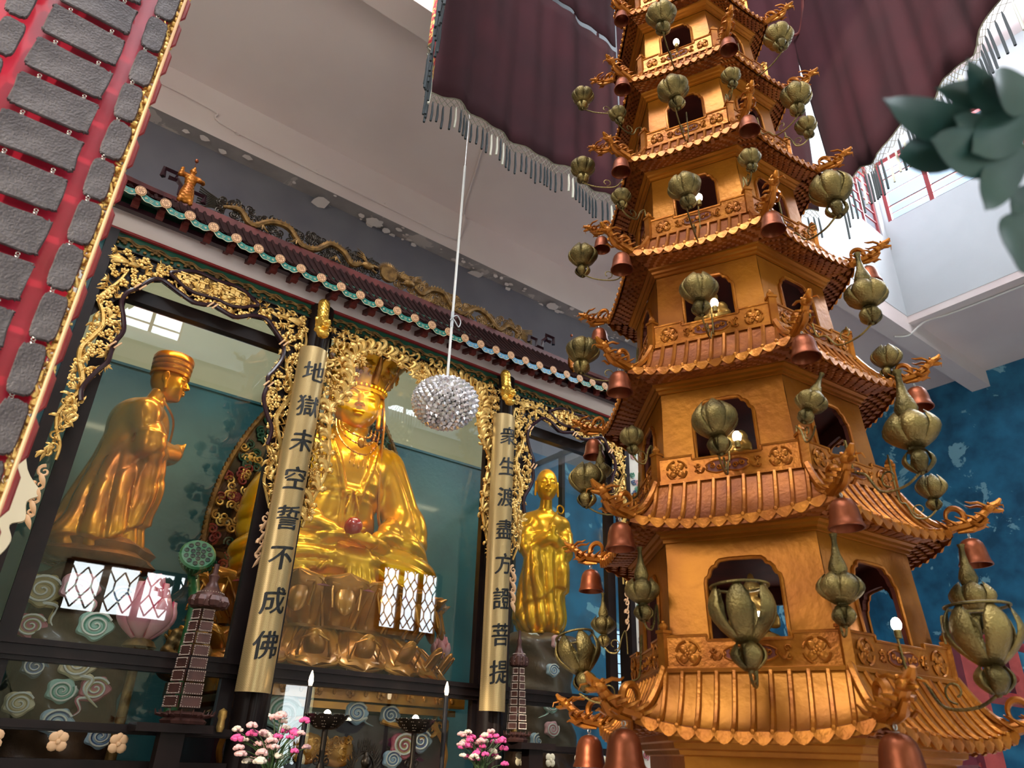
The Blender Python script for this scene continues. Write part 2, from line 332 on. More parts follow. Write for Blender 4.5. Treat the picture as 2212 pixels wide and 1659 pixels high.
# beams
m=MB(); m.bx(-5,16.6,8.13,8.4,8.74,Z,0)
m.F=[f for f in m.F]; m.I=[1 if i==0 else 0 for i in range(len(m.F))]
for i in range(70):     # curled paint chips on the soffit
    x=rnd.choice([rnd.uniform(.5,9),rnd.gauss(3.6,.8),rnd.gauss(7,1)]); y=rnd.uniform(8.12,8.42); r_=rnd.uniform(.02,.07)*(2 if rnd.random()<.12 else 1); k=rnd.randint(5,8); t=rnd.uniform(-.7,.7)
    P=[(x+r_*rnd.uniform(.6,1.3)*math.cos(2*PI*j/k),y+.6*r_*math.sin(2*PI*j/k),8.735-.02*r_/.05-abs(t)*.5*r_*(1+math.sin(2*PI*j/k))) for j in range(k)]
    m.add(P,[tuple(range(k))],2)
struct(m,'trim_1',['beam_plaster','soffit_peel','chip_plaster'])
m=MB(); m.bx(-5,16.6,5.05,5.42,9.12,Z); m.bx(13.2,13.5,-5,5.05,9.35,Z); struct(m,'trim_2','beam_plaster')
# light well (lantern) walls with clerestory windows
m=MB(); holes(m,-2,13.2,Z,14.4,[(11.9,13.0,11.35,13.3)],5.04,5.3); struct(m,'wall_well_back','white_plaster')
m=MB()
m.bx(13.19,13.4,-4,5.05,Z-.01,11.75); m.bx(13.19,13.4,-4,5.05,13.35,14.4); m.bx(13.19,13.4,4.95,5.05,11.75,13.35); struct(m,'wall_well_right','white_plaster')
m=MB(); m.bx(-2.2,-1.99,-4,5.05,Z,11); m.bx(-2.2,-1.99,-4,5.05,13.4,14.4); m.bx(-2.2,-1.99,-4,-3.5,11,13.4); m.bx(-2.2,-1.99,3.6,5.05,11,13.4); struct(m,'wall_well_left','white_plaster')
m=MB(); holes(m,-2,13.2,Z,14.4,[(1.2,2.5,9.7,11.0),(7.7,9.1,9.7,11.0)],-4.2,-3.99); struct(m,'wall_well_front','white_plaster')
m=MB()
for y in np.arange(4.92,-4,-.86): m.box((13.25,y,12.55),(.08,.09,1.6),0,1)
for z in (11.78,12.14,12.86): m.box((13.25,.5,z),(.03,8.9,.028))
for z in (11.95,12.5,13.05): m.box((13.25,.5,z),(.015,8.9,.012))
m.box((13.25,.5,13.3),(.09,8.9,.1),0,1); struct(m,'window_4',['dark_red','bar_red'])
m=MB()
for i in range(8): m.box((12.45,5.1,11.45+i*.25),(1.15,.03,.018))
for x in (11.92,12.45,12.98): m.box((x,5.1,12.35),(.04,.05,1.95))
struct(m,'window_5','bar_red')
m=MB()
for a,b in ((1.2,2.5),(7.7,9.1)):
    for x in np.linspace(a,b,3): m.box((x,-4.05,10.35),(.07,.06,1.3))
    for z in np.arange(9.7,11.1,.32): m.box(((a+b)/2,-4.05,z),(b-a,.04,.03))
struct(m,'window_6','bar_red')
# electrical conduits on beam and ceiling
P=smooth_path([(.1,8.1,9.15),(.9,8.1,9.12),(1.2,8.1,8.96),(3.9,8.1,8.93),(4.6,8.1,8.93),(4.82,8.1,9.02),(4.86,8.05,9.4),(4.75,7.9,9.48),(4.2,6.6,9.48),(3.62,5.6,9.48)],6)
m=MB(); m.tube(P,.016,6); 
for x in (1.25,2.4,3.5): m.box((x,8.1,8.95),(.05,.05,.045))
tag(m.obj('electrical_conduit','beam_plaster'),'thin plaster-coloured conduit clipped along the ceiling beam above the shrine roof','conduit')
P=smooth_path([(13.3,-3,9.33),(13.42,2,9.32),(13.42,4.2,9.32),(13.35,4.8,9.33),(13.2,5.1,9.1),(13.05,5.3,9.1)],6)
m=MB(); m.tube(P,.018,6,0); m.box((12.9,5.47,9.3),(.2,.06,.12)); tag(m.obj('well_edge_conduit','white_pipe'),'thin white pipe along the ceiling edge below the white light-well wall','conduit')
# ================================================================ canopy curtains round the pagoda top (hem at z 7.4)
H0=(1.68,3.3);H1=(2.24,4.6);H2=(4.95,4.62);H3=(6.86,3.28);H4=(6.80,3.02);H5=(5.30,.55)
def fringe(parent,pts,hz,N,tlen=.24,netl=.13,dark=True):
    P=np.array(pts); mbn=MB(); g=[]; ds=np.linspace(0,len(P)-1,N)
    it=lambda u,A=P:np.array([np.interp(u,range(len(A)),A[:,k]) for k in range(3)])
    for a in range(N-1):                 # knotted net: crossing strings
        p,q=it(ds[a]),it(ds[a+1])
        for k in range(3):
            z0,z1=-netl*k/3,-netl*(k+1)/3; mid=(p+q)/2
            A=p+[0,0,z0]; B=q+[0,0,z0]; M_=mid+[0,0,z1-.0]
            if k%2: A,B,M_=mid+[0,0,z0],mid+[0,0,z0],None
            if M_ is not None: mbn.tube([A,M_],.0035,3,cap=False); mbn.tube([B,M_],.0035,3,cap=False)
            else:
                mbn.tube([A,p+[0,0,z1]],.0035,3,cap=False); mbn.tube([A,q+[0,0,z1]],.0035,3,cap=False)
        mbn.tube([p,q],.009,4,cap=False)
    mbn.obj('knotted_fringe','fringe',parent,smooth=False)
    mt=MB(); R_=random.Random(N)
    for a in range(0,N-1):
        p=(it(ds[a])+it(ds[a+1]))/2; l=1.2*tlen*R_.uniform(.85,1.1); x,y=p[0]+R_.uniform(-.006,.006),p[1]+R_.uniform(-.01,.01); z=p[2]-netl+.02
        mt.tube([(x,y,z),(x,y,z-.03),(x,y,z-.05),(x+.004,y,z-l*.6),(x-.003,y,z-l)],[.004,.009,.011,.013,.012],5,0 if R_.random()>.1 else 1)
    t=mt.obj('tassel_row',['tassel_dark','tassel_white'],parent); t['kind']='stuff'
def drape(name,pts,top,label,slit=None,N=44,fold=.035,seed=1,emb=False,tl=.24,pull=None):
    root=empty(name,(0,0,0),0,label,'curtain'); R_=random.Random(seed); P=np.array(pts,float); L_=len(P); U=np.linspace(0,L_-1,90)
    base=np.array([[np.interp(u,range(L_),P[:,k]) for k in range(3)] for u in U])
    d=np.gradient(base[:,:2],axis=0); d/=np.linalg.norm(d,axis=1)[:,None]+1e-9; nn=np.c_[-d[:,1],d[:,0]]
    ph=[R_.uniform(0,6) for _ in range(4)]
    def row(z,t):   # t 0 hem .. 1 top
        q=base.copy(); s_=np.linspace(0,1,90); w_=fold*(np.sin(s_*31+ph[0]+2*t)+.6*np.sin(s_*57+ph[1]-3*t)+.8*np.sin(s_*13+ph[2]+t))*(.35+.65*abs(1-1.2*t))
        q[:,:2]+=nn*w_[:,None]; q[:,2]=base[:,2]+(top-base[:,2])*t if z is None else z; 
        if pull: q[:,:2]+=np.outer((s_ if pull[2] else 1-s_)**3,pull[:2])*min(1,t/.50)
        if t==0: q[:,2]+=.02*np.sin(s_*26+ph[3])
        return q
    hem=row(None,0)
    if slit:
        ts=(slit-hem[:,2].mean())/(top-hem[:,2].mean()); G1=[row(None,t) for t in np.linspace(0,ts-.009,14)]; G2=[row(None,t) for t in np.linspace(ts+.009,1,10)]
        mb=MB(); mb.grid(G1); mb.grid(G2)
        a,b=G1[-1],G2[0]
        for i in list(range(0,89,13)): mb.add([a[i],a[i+1],b[i+1],b[i]],[(0,1,2,3)])
    else:
        mb=MB(); mb.grid([row(None,t) for t in np.linspace(0,1,22)])
    c=mb.obj('cloth','embroidery' if emb else 'curtain',root); so_=c.modifiers.new('s','SOLIDIFY'); so_.thickness=.012
    fringe(root,hem,0,N,tl); return root
drape('canopy_curtain',[(*H1,7.4),(3.1,4.6,7.38),(4.0,4.62,7.42),(*H2,7.40)],13,'wide maroon cloth curtain with dark tassels hanging over the glass shrine','' or 10.12,46,.03,3)
drape('canopy_curtain',[(*H0,7.4),(1.9,3.9,7.4),(H1[0]-.02,H1[1]-.05,7.4)],13,'narrow red embroidered curtain side at the left end of the canopy',None,30,.02,5,emb=True,tl=.34)
drape('canopy_curtain',[(*H2,7.4),(5.9,3.95,7.45),(*H3,7.5)],13,'dark curtain side behind the pagoda, its last tassels showing right of it',None,34,.03,7,pull=(-.02,-.14,1))
hp=[(6.80,3.02,7.42),(6.55,2.62,7.5),(6.42,2.36,7.36),(6.22,1.98,7.42),(6.12,1.75,7.3),(5.96,1.45,7.4),(5.8,1.16,7.3),(5.62,.9,7.42),(5.3,.4,7.4)]
drape('canopy_curtain',hp,13,'dark purple curtain at top right with a scalloped white-netted hem',None,46,.02,9,tl=.34,pull=(.03,.14,0))
m=MB(); m.tube(smooth_path([(6.83,3.3,10.3),(6.7,3.15,10.33),(6.72,2.98,10.3),(6.5,2.7,10.9),(6.0,2.2,12)],6),.02,6)
tag(m.obj('tie_rope','dark_red'),'dark red rope tying the two curtains together at the top of their gap','rope')
# ================================================================ near left: hanging plaques over a glossy red board
pil=empty('plaque_pillar',(0,2.6,0),0,'tall glossy red pillar hung with linked grey stone-like plaques','pillar')
m=MB(); m.bx(-.62,.032,.05,.30,0,5.6); m.obj('red_board','plaque_back',pil,smooth=False)
def ragged(w,h,oval,R_):
    P=[]; n=56
    for i in range(n):
        a=2*PI*i/n; c,s_=math.cos(a),math.sin(a); e=.42 if oval else .12
        x=w/2*math.copysign(abs(c)**e,c); z=h/2*math.copysign(abs(s_)**e,s_); k=1+R_.uniform(-.035,.03)*(1 if not oval else .6)
        P.append((x*k,z*(1+R_.uniform(-.05,.05))))
    return P
kinds=[]
for i in range(4):
    R_=random.Random(i+3); mb=MB(); mb.prism(ragged(.262,.150,False,R_),.012,bev=.004); o_=mb.obj('plaque','plaque',pil,smooth=False); kinds.append(o_)
for i in range(3):
    R_=random.Random(i+13); mb=MB(); mb.prism(ragged(.080,.182,True,R_),.012,bev=.004); o_=mb.obj('oval_plaque','plaque',pil,smooth=False); kinds.append(o_)
m=MB(); 
for sx in(-.075,.075):
    for k in range(3): m.tube([(sx+.006*math.cos(a),(.004*math.sin(a) if k%2 else 0),.010*k+.006*math.sin(a)) for a in np.linspace(0,2*PI,8)[:-1]],.0016,4,closed=True)
link=m.obj('chain_link','steel',pil)
m=MB()
for k in range(4): m.tube([(.006*math.cos(a),(.004*math.sin(a) if k%2 else 0),.010*k+.006*math.sin(a)) for a in np.linspace(0,2*PI,8)[:-1]],.0016,4,closed=True)
link2=m.obj('chain_link','steel',pil)
first=set()
def place(o_,x,z,ry=0,y=0):
    if o_.name not in first: first.add(o_.name); c=o_
    else: c=dup(o_,pil)
    c.matrix_local=T(x,y,z)@RY(ry); return c
zz=2.02; i=0
while zz<5.3:
    place(kinds[i%4],-.225,zz,rnd.uniform(-.02,.02)); place(link,-.225,zz+.078); i+=1; zz+=.1855
zz=2.06; i=0
while zz<5.4:
    place(kinds[4+i%3],-.004-.006*(i%2),zz,rnd.uniform(-.03,.03),.005); place(kinds[4+(i+1)%3],-.445+.01*(i%2),zz+.04,rnd.uniform(-.03,.03),.005)
    place(link2,-.022,zz+.085); i+=1; zz+=.199
m=MB(); R_=random.Random(5)
zz=1.6
while zz<5.5:   # carved gilt edge along the corner
    for k in range(3):
        x=.046+R_.uniform(-.014,.006); z=zz+R_.uniform(0,.06); a=R_.uniform(0,6)
        m.tube(spiral(x,z,.020,.003,1.2,a,10,R_.choice([-1,1]),.02),[.006]*10,5)
        m.ell((x+R_.uniform(-.012,.01),.01,z+.02),(.011,.010,.014),6)
    if int(zz/.07)%3==0:
        for k in range(5): m.tube([(.045,.01,zz),(.028-.005*k,-.005,zz+.03+.014*k)],[.007,.002],4)
    zz+=.07
m.obj('gilt_carving','carved_gold',pil)
m=MB(); m.tube([(.052,-.02,0),(.052,-.02,5.6)],.0062,8); m.obj('corner_rod','coin_peach',pil)
m=MB(); zz=1.5
while zz<5.5: m.tube([(.052,.0,zz),(.066,.0,zz+.03),(.066,.0,zz+.13),(.052,.0,zz+.16)],[.006,.010,.010,.006],6); zz+=.17
m.obj('scalloped_edging','red_paint',pil)
# ================================================================ pagoda lamp tower
def pc(z): return np.array([2.972-.0026*(z-3),2.032+.0259*(z-3)])
AZ0=175.2
def cor(k,r,z): a=R(AZ0+60*k); c=pc(z); return (c[0]+r*math.cos(a),c[1]+r*math.sin(a),z)
zB=[1.921,2.69,3.408,4.112,4.79,5.47,6.14,6.82]; rB=[.656,.614,.569,.522,.490,.455,.42,.38]
zW=[2.440,3.166,3.866,4.566,5.24,5.91,6.57]; rW=[.603,.552,.509,.472,.437,.405,.375]
zE=[1.760,2.528,3.253,3.97,4.655,5.352,6.02,6.69]; rE=[.832,.795,.75,.685,.641,.58,.54,.50]
pag=empty('lamp_pagoda',(2.972,2.032,0),0,'tall gilded hexagonal pagoda lamp tower with tiered tiled roofs','pagoda')
def inv(o):
    if o.parent is pag: o.matrix_parent_inverse=Matrix.Translation((-2.972,-2.032,0))
    return o
def hexring(rz,shift=0): return [[cor(k,r,z) for k in range(6)] for r,z in rz]
def frust(mb,rz,mi=0):
    G=hexring(rz); G=[[g[k] for g in G] for k in range(6)]; mb.grid(G,mi,closeu=True)
def face_frame(k,z,r):
    a,b=Vector(cor(k,r,z)),Vector(cor(k+1,r,z)); e=(b-a).normalized(); mid=(a+b)/2; c=pc(z); n=(mid-Vector((c[0],c[1],z))).normalized(); return mid,e,n,(b-a).length
WIN=[(-1,0),(-.5,0),(0,0),(.5,0),(1,0),(1,.4),(1,.74),(.97,.80),(.90,.82),(.86,.86),(.84,.90),(.76,.94),(.68,.95),(.64,.99),(.56,1.02),(.3,1.03),(0,1.03)]
WIN=WIN+[(-x,y) for x,y in WIN[::-1][1:] if y>0 ]
def wallface(mb,k,z0,r0,z1,r1,ww,wz0,wh):
    m0,e,n,l0=face_frame(k,z0,r0); m1,_,_,l1=face_frame(k,z1,r1); H=z1-z0
    def pt(u,z,off=0): 
        t=(z-z0)/H; return m0.lerp(m1,t)+e*u-n*off
    W=[(x*ww/2,wz0+y*wh) for x,y in WIN]; cx,cz=0,wz0+wh/2; V=[];F=[]
    K=len(W); out=[]
    for x,z in W:
        dx,dz=x-cx,z-cz; ts=[]
        t=1e9
        if dz>0: t=min(t,(z1-cz)/dz)
        if dz<0: t=min(t,(z0-cz)/dz)
        if abs(dx)>1e-6:
            for _ in range(3):
                tt=min(t,9); half=(l0+(l1-l0)*min(1,max(0,(cz+dz*tt-z0)/H)))/2; t=min(t,half/abs(dx)); 
        out.append((cx+dx*t,cz+dz*t))
    # insert the exact corners
    poly=[]
    for i in range(K):
        a,b=out[i],out[(i+1)%K]; poly.append((W[i],a))
        for (hx,hz,l) in ((1,z0,l0),(1,z1,l1),(-1,z1,l1),(-1,z0,l0)):
            cxn=(hx*l/2,hz)
            def near(p,axis): return (abs(p[1]-hz)<1e-4) if axis else (abs(abs(p[0])-l/2)<.03 and p[0]*hx>0 and abs(p[1]-hz)>1e-4)
            if p_between(a,b,cxn,cx,cz): poly.append((W[i],cxn))
    V=[];
    for w_,o_ in poly: V+= [pt(*w_),pt(*o_)]
    n_=len(poly); F=[(2*i,2*((i+1)%n_),2*((i+1)%n_)+1,2*i+1) for i in range(n_)]
    mb.add([tuple(v) for v in V],F,0)
    V2=[tuple(pt(w_[0],w_[1],.022)) for w_ in W]; V1=[tuple(pt(*w_)) for w_ in W]
    mb.add(V1+V2,[(i,(i+1)%K,K+(i+1)%K,K+i) for i in range(K)],1)
    Vb=[tuple(pt(o_[0]*.97,o_[1],.022)) for _,o_ in poly]+[tuple(pt(w_[0],w_[1],.022)) for w_,_ in poly]
    mb.add(Vb,[(i,(i+1)%n_,n_+(i+1)%n_,n_+i) for i in range(n_)],1)
    return [tuple(pt(w_[0],w_[1],-.004)) for w_ in W]
def p_between(a,b,c,cx,cz):
    A=lambda p: math.atan2(p[1]-cz,p[0]-cx)
    a_,b_,c_=A(a),A(b),A(c); d=(b_-a_)%(2*PI); e=(c_-a_)%(2*PI)
    if d>PI: d-=2*PI; e=e-2*PI if e>PI else e; return d<e<0 and abs(e)>1e-4 and abs(e-d)>1e-4
    return 1e-4<e<d-1e-4
def roofpt(k,j,x,t,dz=0):
    rt,zt,re,ze=rB[j]+.012,zB[j],rE[j],zE[j]; m,e,n,l=face_frame(k,0,1.); 
    a=(rt+(re-rt)*t)*math.cos(PI/6); dip=.055*re/.8; up=(abs(x)/(re/2))**2.6
    z=(ze-dip)+(zt-(ze-dip))*(1-t)**1.55+dip*up*t**1.5
    c=pc(z); return Vector((c[0],c[1],z))+n*a+e*x+Vector((0,0,dz))
def make_roof(j,parent):
    hT,hE=(rB[j]+.012)/2,rE[j]/2; s=MB(); rb=MB(); NT=10
    for k in range(6):
        G=[[roofpt(k,j,(hT+(hE-hT)*t)*u,t) for u in np.linspace(-1,1,23)] for t in np.linspace(0,1,NT)]
        s.grid(G)
        s.grid([[p+Vector((0,0,-.03)) for p in g] for g in G[NT-1:NT]]+[G[-1]])
        nr=13; xs=np.linspace(-hE*.94,hE*.94,nr)
        for x in xs:
            t0=max(0,(abs(x)-hT)/(hE-hT)) if abs(x)>hT else 0
            if t0>.93: continue
            P=[roofpt(k,j,x,t,.006) for t in np.linspace(t0,1.0,9)]; rb.tube(P,.0105,6,flat=1.)
            rb.ell(P[-1],.0115,6)
        # scalloped drip tiles between the ribs
        _,e,n,_=face_frame(k,0,1.)
        for a,b in zip(xs,xs[1:]):
            L_=[]; 
            for u in np.linspace(0,1,7):
                x=a+(b-a)*u; p=roofpt(k,j,x,1.0)+n*.004; L_.append((p+Vector((0,0,.006)),p+Vector((0,0,-.012-.024*math.sin(PI*u)))))
            rb.grid([[q[0] for q in L_],[q[1]+n*.006 for q in L_]]); rb.grid([[q[1]-n*.004 for q in L_],[q[0]-n*.01 for q in L_]]); rb.grid([[q[1]+n*.006 for q in L_],[q[1]-n*.004 for q in L_]])
    inv(s.obj('roof_slope','pagoda_dark' if j>0 else 'pagoda_gold',parent)); inv(rb.obj('roof_ribs','pagoda_trim',parent))
    # stepped underside with rows of bracket ends, running down to the cornice
    u=MB(); zc=zW[j-1]+.045 if j>0 else 1.705; rc=(rW[j-1] if j>0 else .64)+.05; NTi=5
    for q in range(NTi):
        ra=rc+(rE[j]-.015-rc)*q/NTi; rb_=rc+(rE[j]-.015-rc)*(q+1)/NTi; za=zc+(zE[j]-.075-zc)*q/NTi; zb=zc+(zE[j]-.075-zc)*(q+1)/NTi+.012
        for k in range(6):
            f=lambda r,z,x: (lambda fr: fr[0]+fr[1]*(x*r))(face_frame(k,z,r))
            lift=lambda x,r: Vector((0,0,.060*(abs(2*x))**2.6*((r-rc)/(rE[j]-rc))**1.2))
            X=np.linspace(-.5,.5,15)
            u.grid([[f(ra,zb-.012,x)+lift(x,ra) for x in X],[f(rb_,zb,x)+lift(x,rb_) for x in X],[f(rb_,zb+.016,x)+lift(x,rb_) for x in X]])
            nb=13
            for i in range(nb):
                x=(i+.5+(.5 if q%2 else 0))/(nb+.5)-.5; _,e,n,_=face_frame(k,0,1.); p=f((ra+rb_)/2,zb,x)+lift(x,(ra+rb_)/2)
                M_=Matrix((( e.x,n.x,0,p.x),(e.y,n.y,0,p.y),(e.z,n.z,1,p.z),(0,0,0,1)))
                u.box((0,0,-.006),(rE[j]/nb*.50,(rb_-ra)*.95,.016),0,0,M_)
    inv(u.obj('eave_brackets','pagoda_dark',parent,smooth=False))
    # hip ridges
    for k in range(6):
        if k in(3,4): continue
        h=MB(); P=[roofpt(k,j,-(hT+(hE-hT)*t),t,.015) for t in np.linspace(0,1,8)]; h.tube(P,.016,6)
        inv(h.obj('hip_ridge','pagoda_trim',parent))
def rosette(mb,M,s=1,mi=0):
    for i in range(4):
        a=PI/4+i*PI/2; mb.ell((0,0,0),(.016*s,.0045,.012*s),8,mi,M@RY(a)@T(.017*s,-.003,0))
        mb.tube([(.034*s*math.cos(b),-.004,.034*s*math.sin(b)) for b in np.linspace(a-.62-PI/4+PI/4,a+.62,5)],.0035*s,4,mi,M=M)
    for i in range(5): a=2*PI*i/5; mb.ell((.008*s*math.cos(a),-.007,.008*s*math.sin(a)),(.006*s,.004,.006*s),6,mi,M)
    mb.ell((0,-.009,0),.005*s,6,mi,M)
def make_rail(j,parent):
    r,z0=rB[j],zB[j]; h=.125 if j==0 else .118
    for k in range(6):
        if k in (4,): continue
        m_,e,n,l=face_frame(k,z0,r); M_=Matrix(((e.x,-n.x,0,m_.x),(e.y,-n.y,0,m_.y),(0,0,1,z0),(0,0,0,1)))   # local x along, -y outward
        p=MB(); w_=l/2-.012; st=w_*.47
        prof=[(-w_,0),(w_,0),(w_,h+.008),(st+.008,h+.008),(st+.008,h-.012),(-st-.008,h-.012),(-st-.008,h+.008),(-w_,h+.008)]
        p.prism(prof,.012,M_,0,bev=.002)
        for a,b in zip(prof[2:],prof[3:]): p.tube([(a[0],-.012,a[1]-.004),(b[0],-.012,b[1]-.004)],.006,5,0,M=M_)
        p.box((0,-.014,.008),(2*w_,.014,.018),0,0,M_)
        s=l/.65
        for sx in(-1,1): rosette(p,M_@T(sx*w_*.74,-.013,h*.5),1.36*s,0)
        # central motif: dark plate painting the shade of an opening, scroll work over it
        W=st*.70; P=[(W*math.cos(a)*(1-.12*math.cos(4*a)),h*.47+.027*math.sin(a)*(1+.18*math.cos(6*a))) for a in np.linspace(0,2*PI,40)[:-1]]
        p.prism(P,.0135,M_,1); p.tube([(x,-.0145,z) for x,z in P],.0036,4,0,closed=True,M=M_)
        for sx in(-1,1):
            p.tube([(sx*(W+.002+.03*t*s),-.015,h*.47+.020*math.sin(3.3*t)*(1-t*.2)*rnd.choice([-1,1])) for t in np.linspace(0,1,7)],.006,5,0,M=M_)
            for d in(-1,1): p.tube(spiral(sx*(W+.030*s),h*.47+d*.014,.014*s,.002,1.1,PI*(sx<0),9,d,-.015),.0042,4,0,M=M_)
            for q in range(2): p.tube(spiral(sx*(W*.35+q*W*.3),h*.47+(.004 if q else -.004),.014*s,.003,1.3,q*2,9,sx,-.016),.004,4,0,M=M_)
        p.ell((0,-.016,h*.47),(.018*s,.006,.013),8,0,M_)
        pn=inv(p.obj('railing_panel',['pagoda_trim','pagoda_inside'],parent))
    for k in range(6):
        c=cor(k,r+.004,z0); p=MB(); Mk=T(*c)@RZ(R(AZ0+60*k))
        p.box((0,0,.07),(.036,.036,.15),0,0,Mk); p.box((0,0,.148),(.044,.044,.012),0,0,Mk); p.ell((0,0,.168),(.019,.019,.017),8,0,Mk); p.ell((0,0,.186),.007,6,0,Mk)
        if k!=5: inv(p.obj('railing_post','pagoda_trim',parent))
def make_storey(j):
    z0,r0,z1,r1=zB[j]-.01,rW[j]+.022,zW[j],rW[j]
    mb=MB(); fr=[]; ww=r0*.47; wz0=z0+.112; wh=(z1-z0)*.60
    if j>=1: wz0=z0+.10; wh=(z1-z0)*.62
    for k in range(6): fr.append(wallface(mb,k,z0,r0,z1,r1,ww,wz0,wh))
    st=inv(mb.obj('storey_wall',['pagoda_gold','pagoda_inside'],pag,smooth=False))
    for k in range(6):
        if k in(3,4): continue
        f=MB(); f.tube(fr[k],.0085,6,closed=True); m_,e,n,l=face_frame(k,z0,r0)
        inv(f.obj('window_frame','pagoda_trim',st))
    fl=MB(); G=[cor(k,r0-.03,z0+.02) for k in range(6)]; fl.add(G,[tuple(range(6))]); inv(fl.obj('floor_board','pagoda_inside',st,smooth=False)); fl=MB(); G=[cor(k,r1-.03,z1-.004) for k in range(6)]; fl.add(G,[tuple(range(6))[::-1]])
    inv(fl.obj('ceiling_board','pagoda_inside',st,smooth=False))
    c=MB(); frust(c,[(r1+.004,z1-.006),(r1+.014,z1-.004),(r1+.014,z1+.010),(r1+.028,z1+.014),(r1+.030,z1+.026),(r1+.048,z1+.032),(r1+.052,z1+.052)])
    inv(c.obj('cornice','pagoda_gold',st,smooth=False))
    make_roof(j+1,st); make_rail(j,st); return st
base=MB(); frust(base,[(.60,1.50),(.60,1.63),(.62,1.635),(.625,1.65),(.645,1.655),(.65,1.675),(.675,1.68),(.68,1.71)]); frust(base,[(.60,0.45),(.60,1.5)])
frust(base,[(.80,0),(.80,.3),(.74,.36),(.66,.40),(.64,.45)])
base=inv(base.obj('plinth','pagoda_gold',pag,smooth=False)); make_roof(0,base)
fl=MB(); fl.add([cor(k,rB[0]+.01,zB[0]) for k in range(6)],[tuple(range(6))]); 
for k in range(6):
    a,b=Vector(cor(k,rB[0]+.016,zB[0]+.004)),Vector(cor(k+1,rB[0]+.016,zB[0]+.004)); fl.tube([a,b],.012,5)
inv(fl.obj('balcony_floor','pagoda_gold',base))
ST=[make_storey(j) for j in range(7)]
top=MB(); frust(top,[(rB[6]*.9,6.80),(.3,6.95),(.2,7.1),(.06,7.3)]); 
c_=pc(7.2); top.lathe([(.06,0),(.09,.05),(.05,.1),(.08,.16),(.04,.22),(.055,.3),(.01,.4)],16,0,T(c_[0],c_[1],7.2)); inv(top.obj('spire','pagoda_trim',pag))
# dragon finials (one shape, copied to every visible corner)
def dragon_mesh():
    d=MB()
    body=smooth_path([(-.13,0,-.012),(-.08,0,.0),(-.03,0,.004),(.02,0,.0),(.07,0,.012),(.105,0,.028)],5); n=len(body)
    d.tube(body,np.interp(np.linspace(0,1,n),[0,.3,.6,1],[.012,.020,.018,.014]),8)
    loop=[(.0+.032*math.cos(a)-.012,0,.038+.034*math.sin(a)) for a in np.linspace(-1.2,4.2,18)]; d.tube(loop,np.interp(np.linspace(0,1,18),[0,.5,1],[.013,.011,.005]),7)
    d.ell((.112,0,.030),(.028,.020,.017),10); d.tube([(.12,0,.036),(.15,0,.040),(.168,0,.052)],[.014,.012,.006],7); d.tube([(.12,0,.022),(.142,0,.012),(.158,0,.010)],[.010,.008,.004],6)
    for s in(-1,1):
        d.ell((.118,s*.014,.044),.006,6); d.tube([(.105,s*.01,.042),(.085,s*.018,.058),(.06,s*.022,.062),(.045,s*.02,.074)],[.006,.006,.005,.002],5)
        d.tube([(.145,s*.01,.030),(.16,s*.02,.022),(.155,s*.028,.008)],[.003,.003,.001],4)
        for i in range(5): x=.085-.035*i; d.tube([(x,s*.012,.004),(x-.012,s*.026,.014),(x-.032,s*.030,.024+.004*i)],[.008,.006,.002],5)
        d.tube([(.03,s*.014,-.004),(.05,s*.022,-.022),(.075,s*.022,-.018),(.085,s*.024,-.026)],[.008,.006,.005,.002],5)
    for i in range(5): x=-.12+.02*i; d.tube([(x,0,.004),(x-.006,0,.030),(x-.020,0,.042)],[.009,.007,.002],5)
    d.tube([(.09,0,.0),(.06,0,-.02),(.02,0,-.024),(-.03,0,-.018)],[.008,.012,.010,.004],6)
    return d
D0=None
for j in range(8):
    par=base if j==0 else ST[j-1]
    for k in (0,1,2,5) if j<7 else (0,1,2):
        p=cor(k,rE[j]+.045,zE[j]+.012); a=R(AZ0+60*k); sc_=1.05 if j<2 else .95 if j<4 else .88
        if j==0: sc_=1.2
        if D0 is None: D0=dragon_mesh().obj('dragon_finial','pagoda_trim',par); d=D0
        else: d=D0.copy(); C.objects.link(d); d.parent=par
        d.matrix_basis=T(*p)@RZ(a)@RY(R(-14))@S3(sc_,sc_*1.35,sc_*1.1)
# bells
def bell_root(loc,s,label,grp=None):
    global BELL
    if BELL is None:
        b=empty('wind_bell',loc,0,label,'bell',grp); mb=MB(); mb.lathe([(0,-.020),(.014,-.021),(.030,-.028),(.041,-.042),(.047,-.062),(.050,-.085),(.054,-.108),(.060,-.120),(.060,-.125),(.055,-.125),(.045,-.10),(.040,-.06),(.02,-.035),(0,-.03)],22); mb.obj('bell_body','copper',b)
        mb=MB(); 
        for q in range(2): mb.tube([(.007*math.cos(a),(.007*math.sin(a) if q else 0),-.008-.012*q+(0 if q else .007*math.sin(a))) for a in np.linspace(0,2*PI,10)[:-1]],.0022,5,closed=True)
        mb.obj('hanging_ring','steel',b); BELL=b; o=b
    else: o=dup(BELL,None,loc,None,label)
    o.scale=(s,)*3; o['group']='copper bells under the pagoda roof corners'; return o
BELL=None; cn={0:'left',1:'near',2:'right',5:'far left'}; lv=['lowest','second','third','fourth','fifth','sixth','seventh']
for j in range(7):
    for k in (5,0,1,2):
        if j>=5 and k in(5,2): continue
        p=cor(k,rE[j]+.055,zE[j]-.022); bell_root(p,1.3 if j==0 else 1.12-.05*j,f'copper bell hanging under the {cn[k]} corner of the {lv[j]} pagoda roof from the bottom')
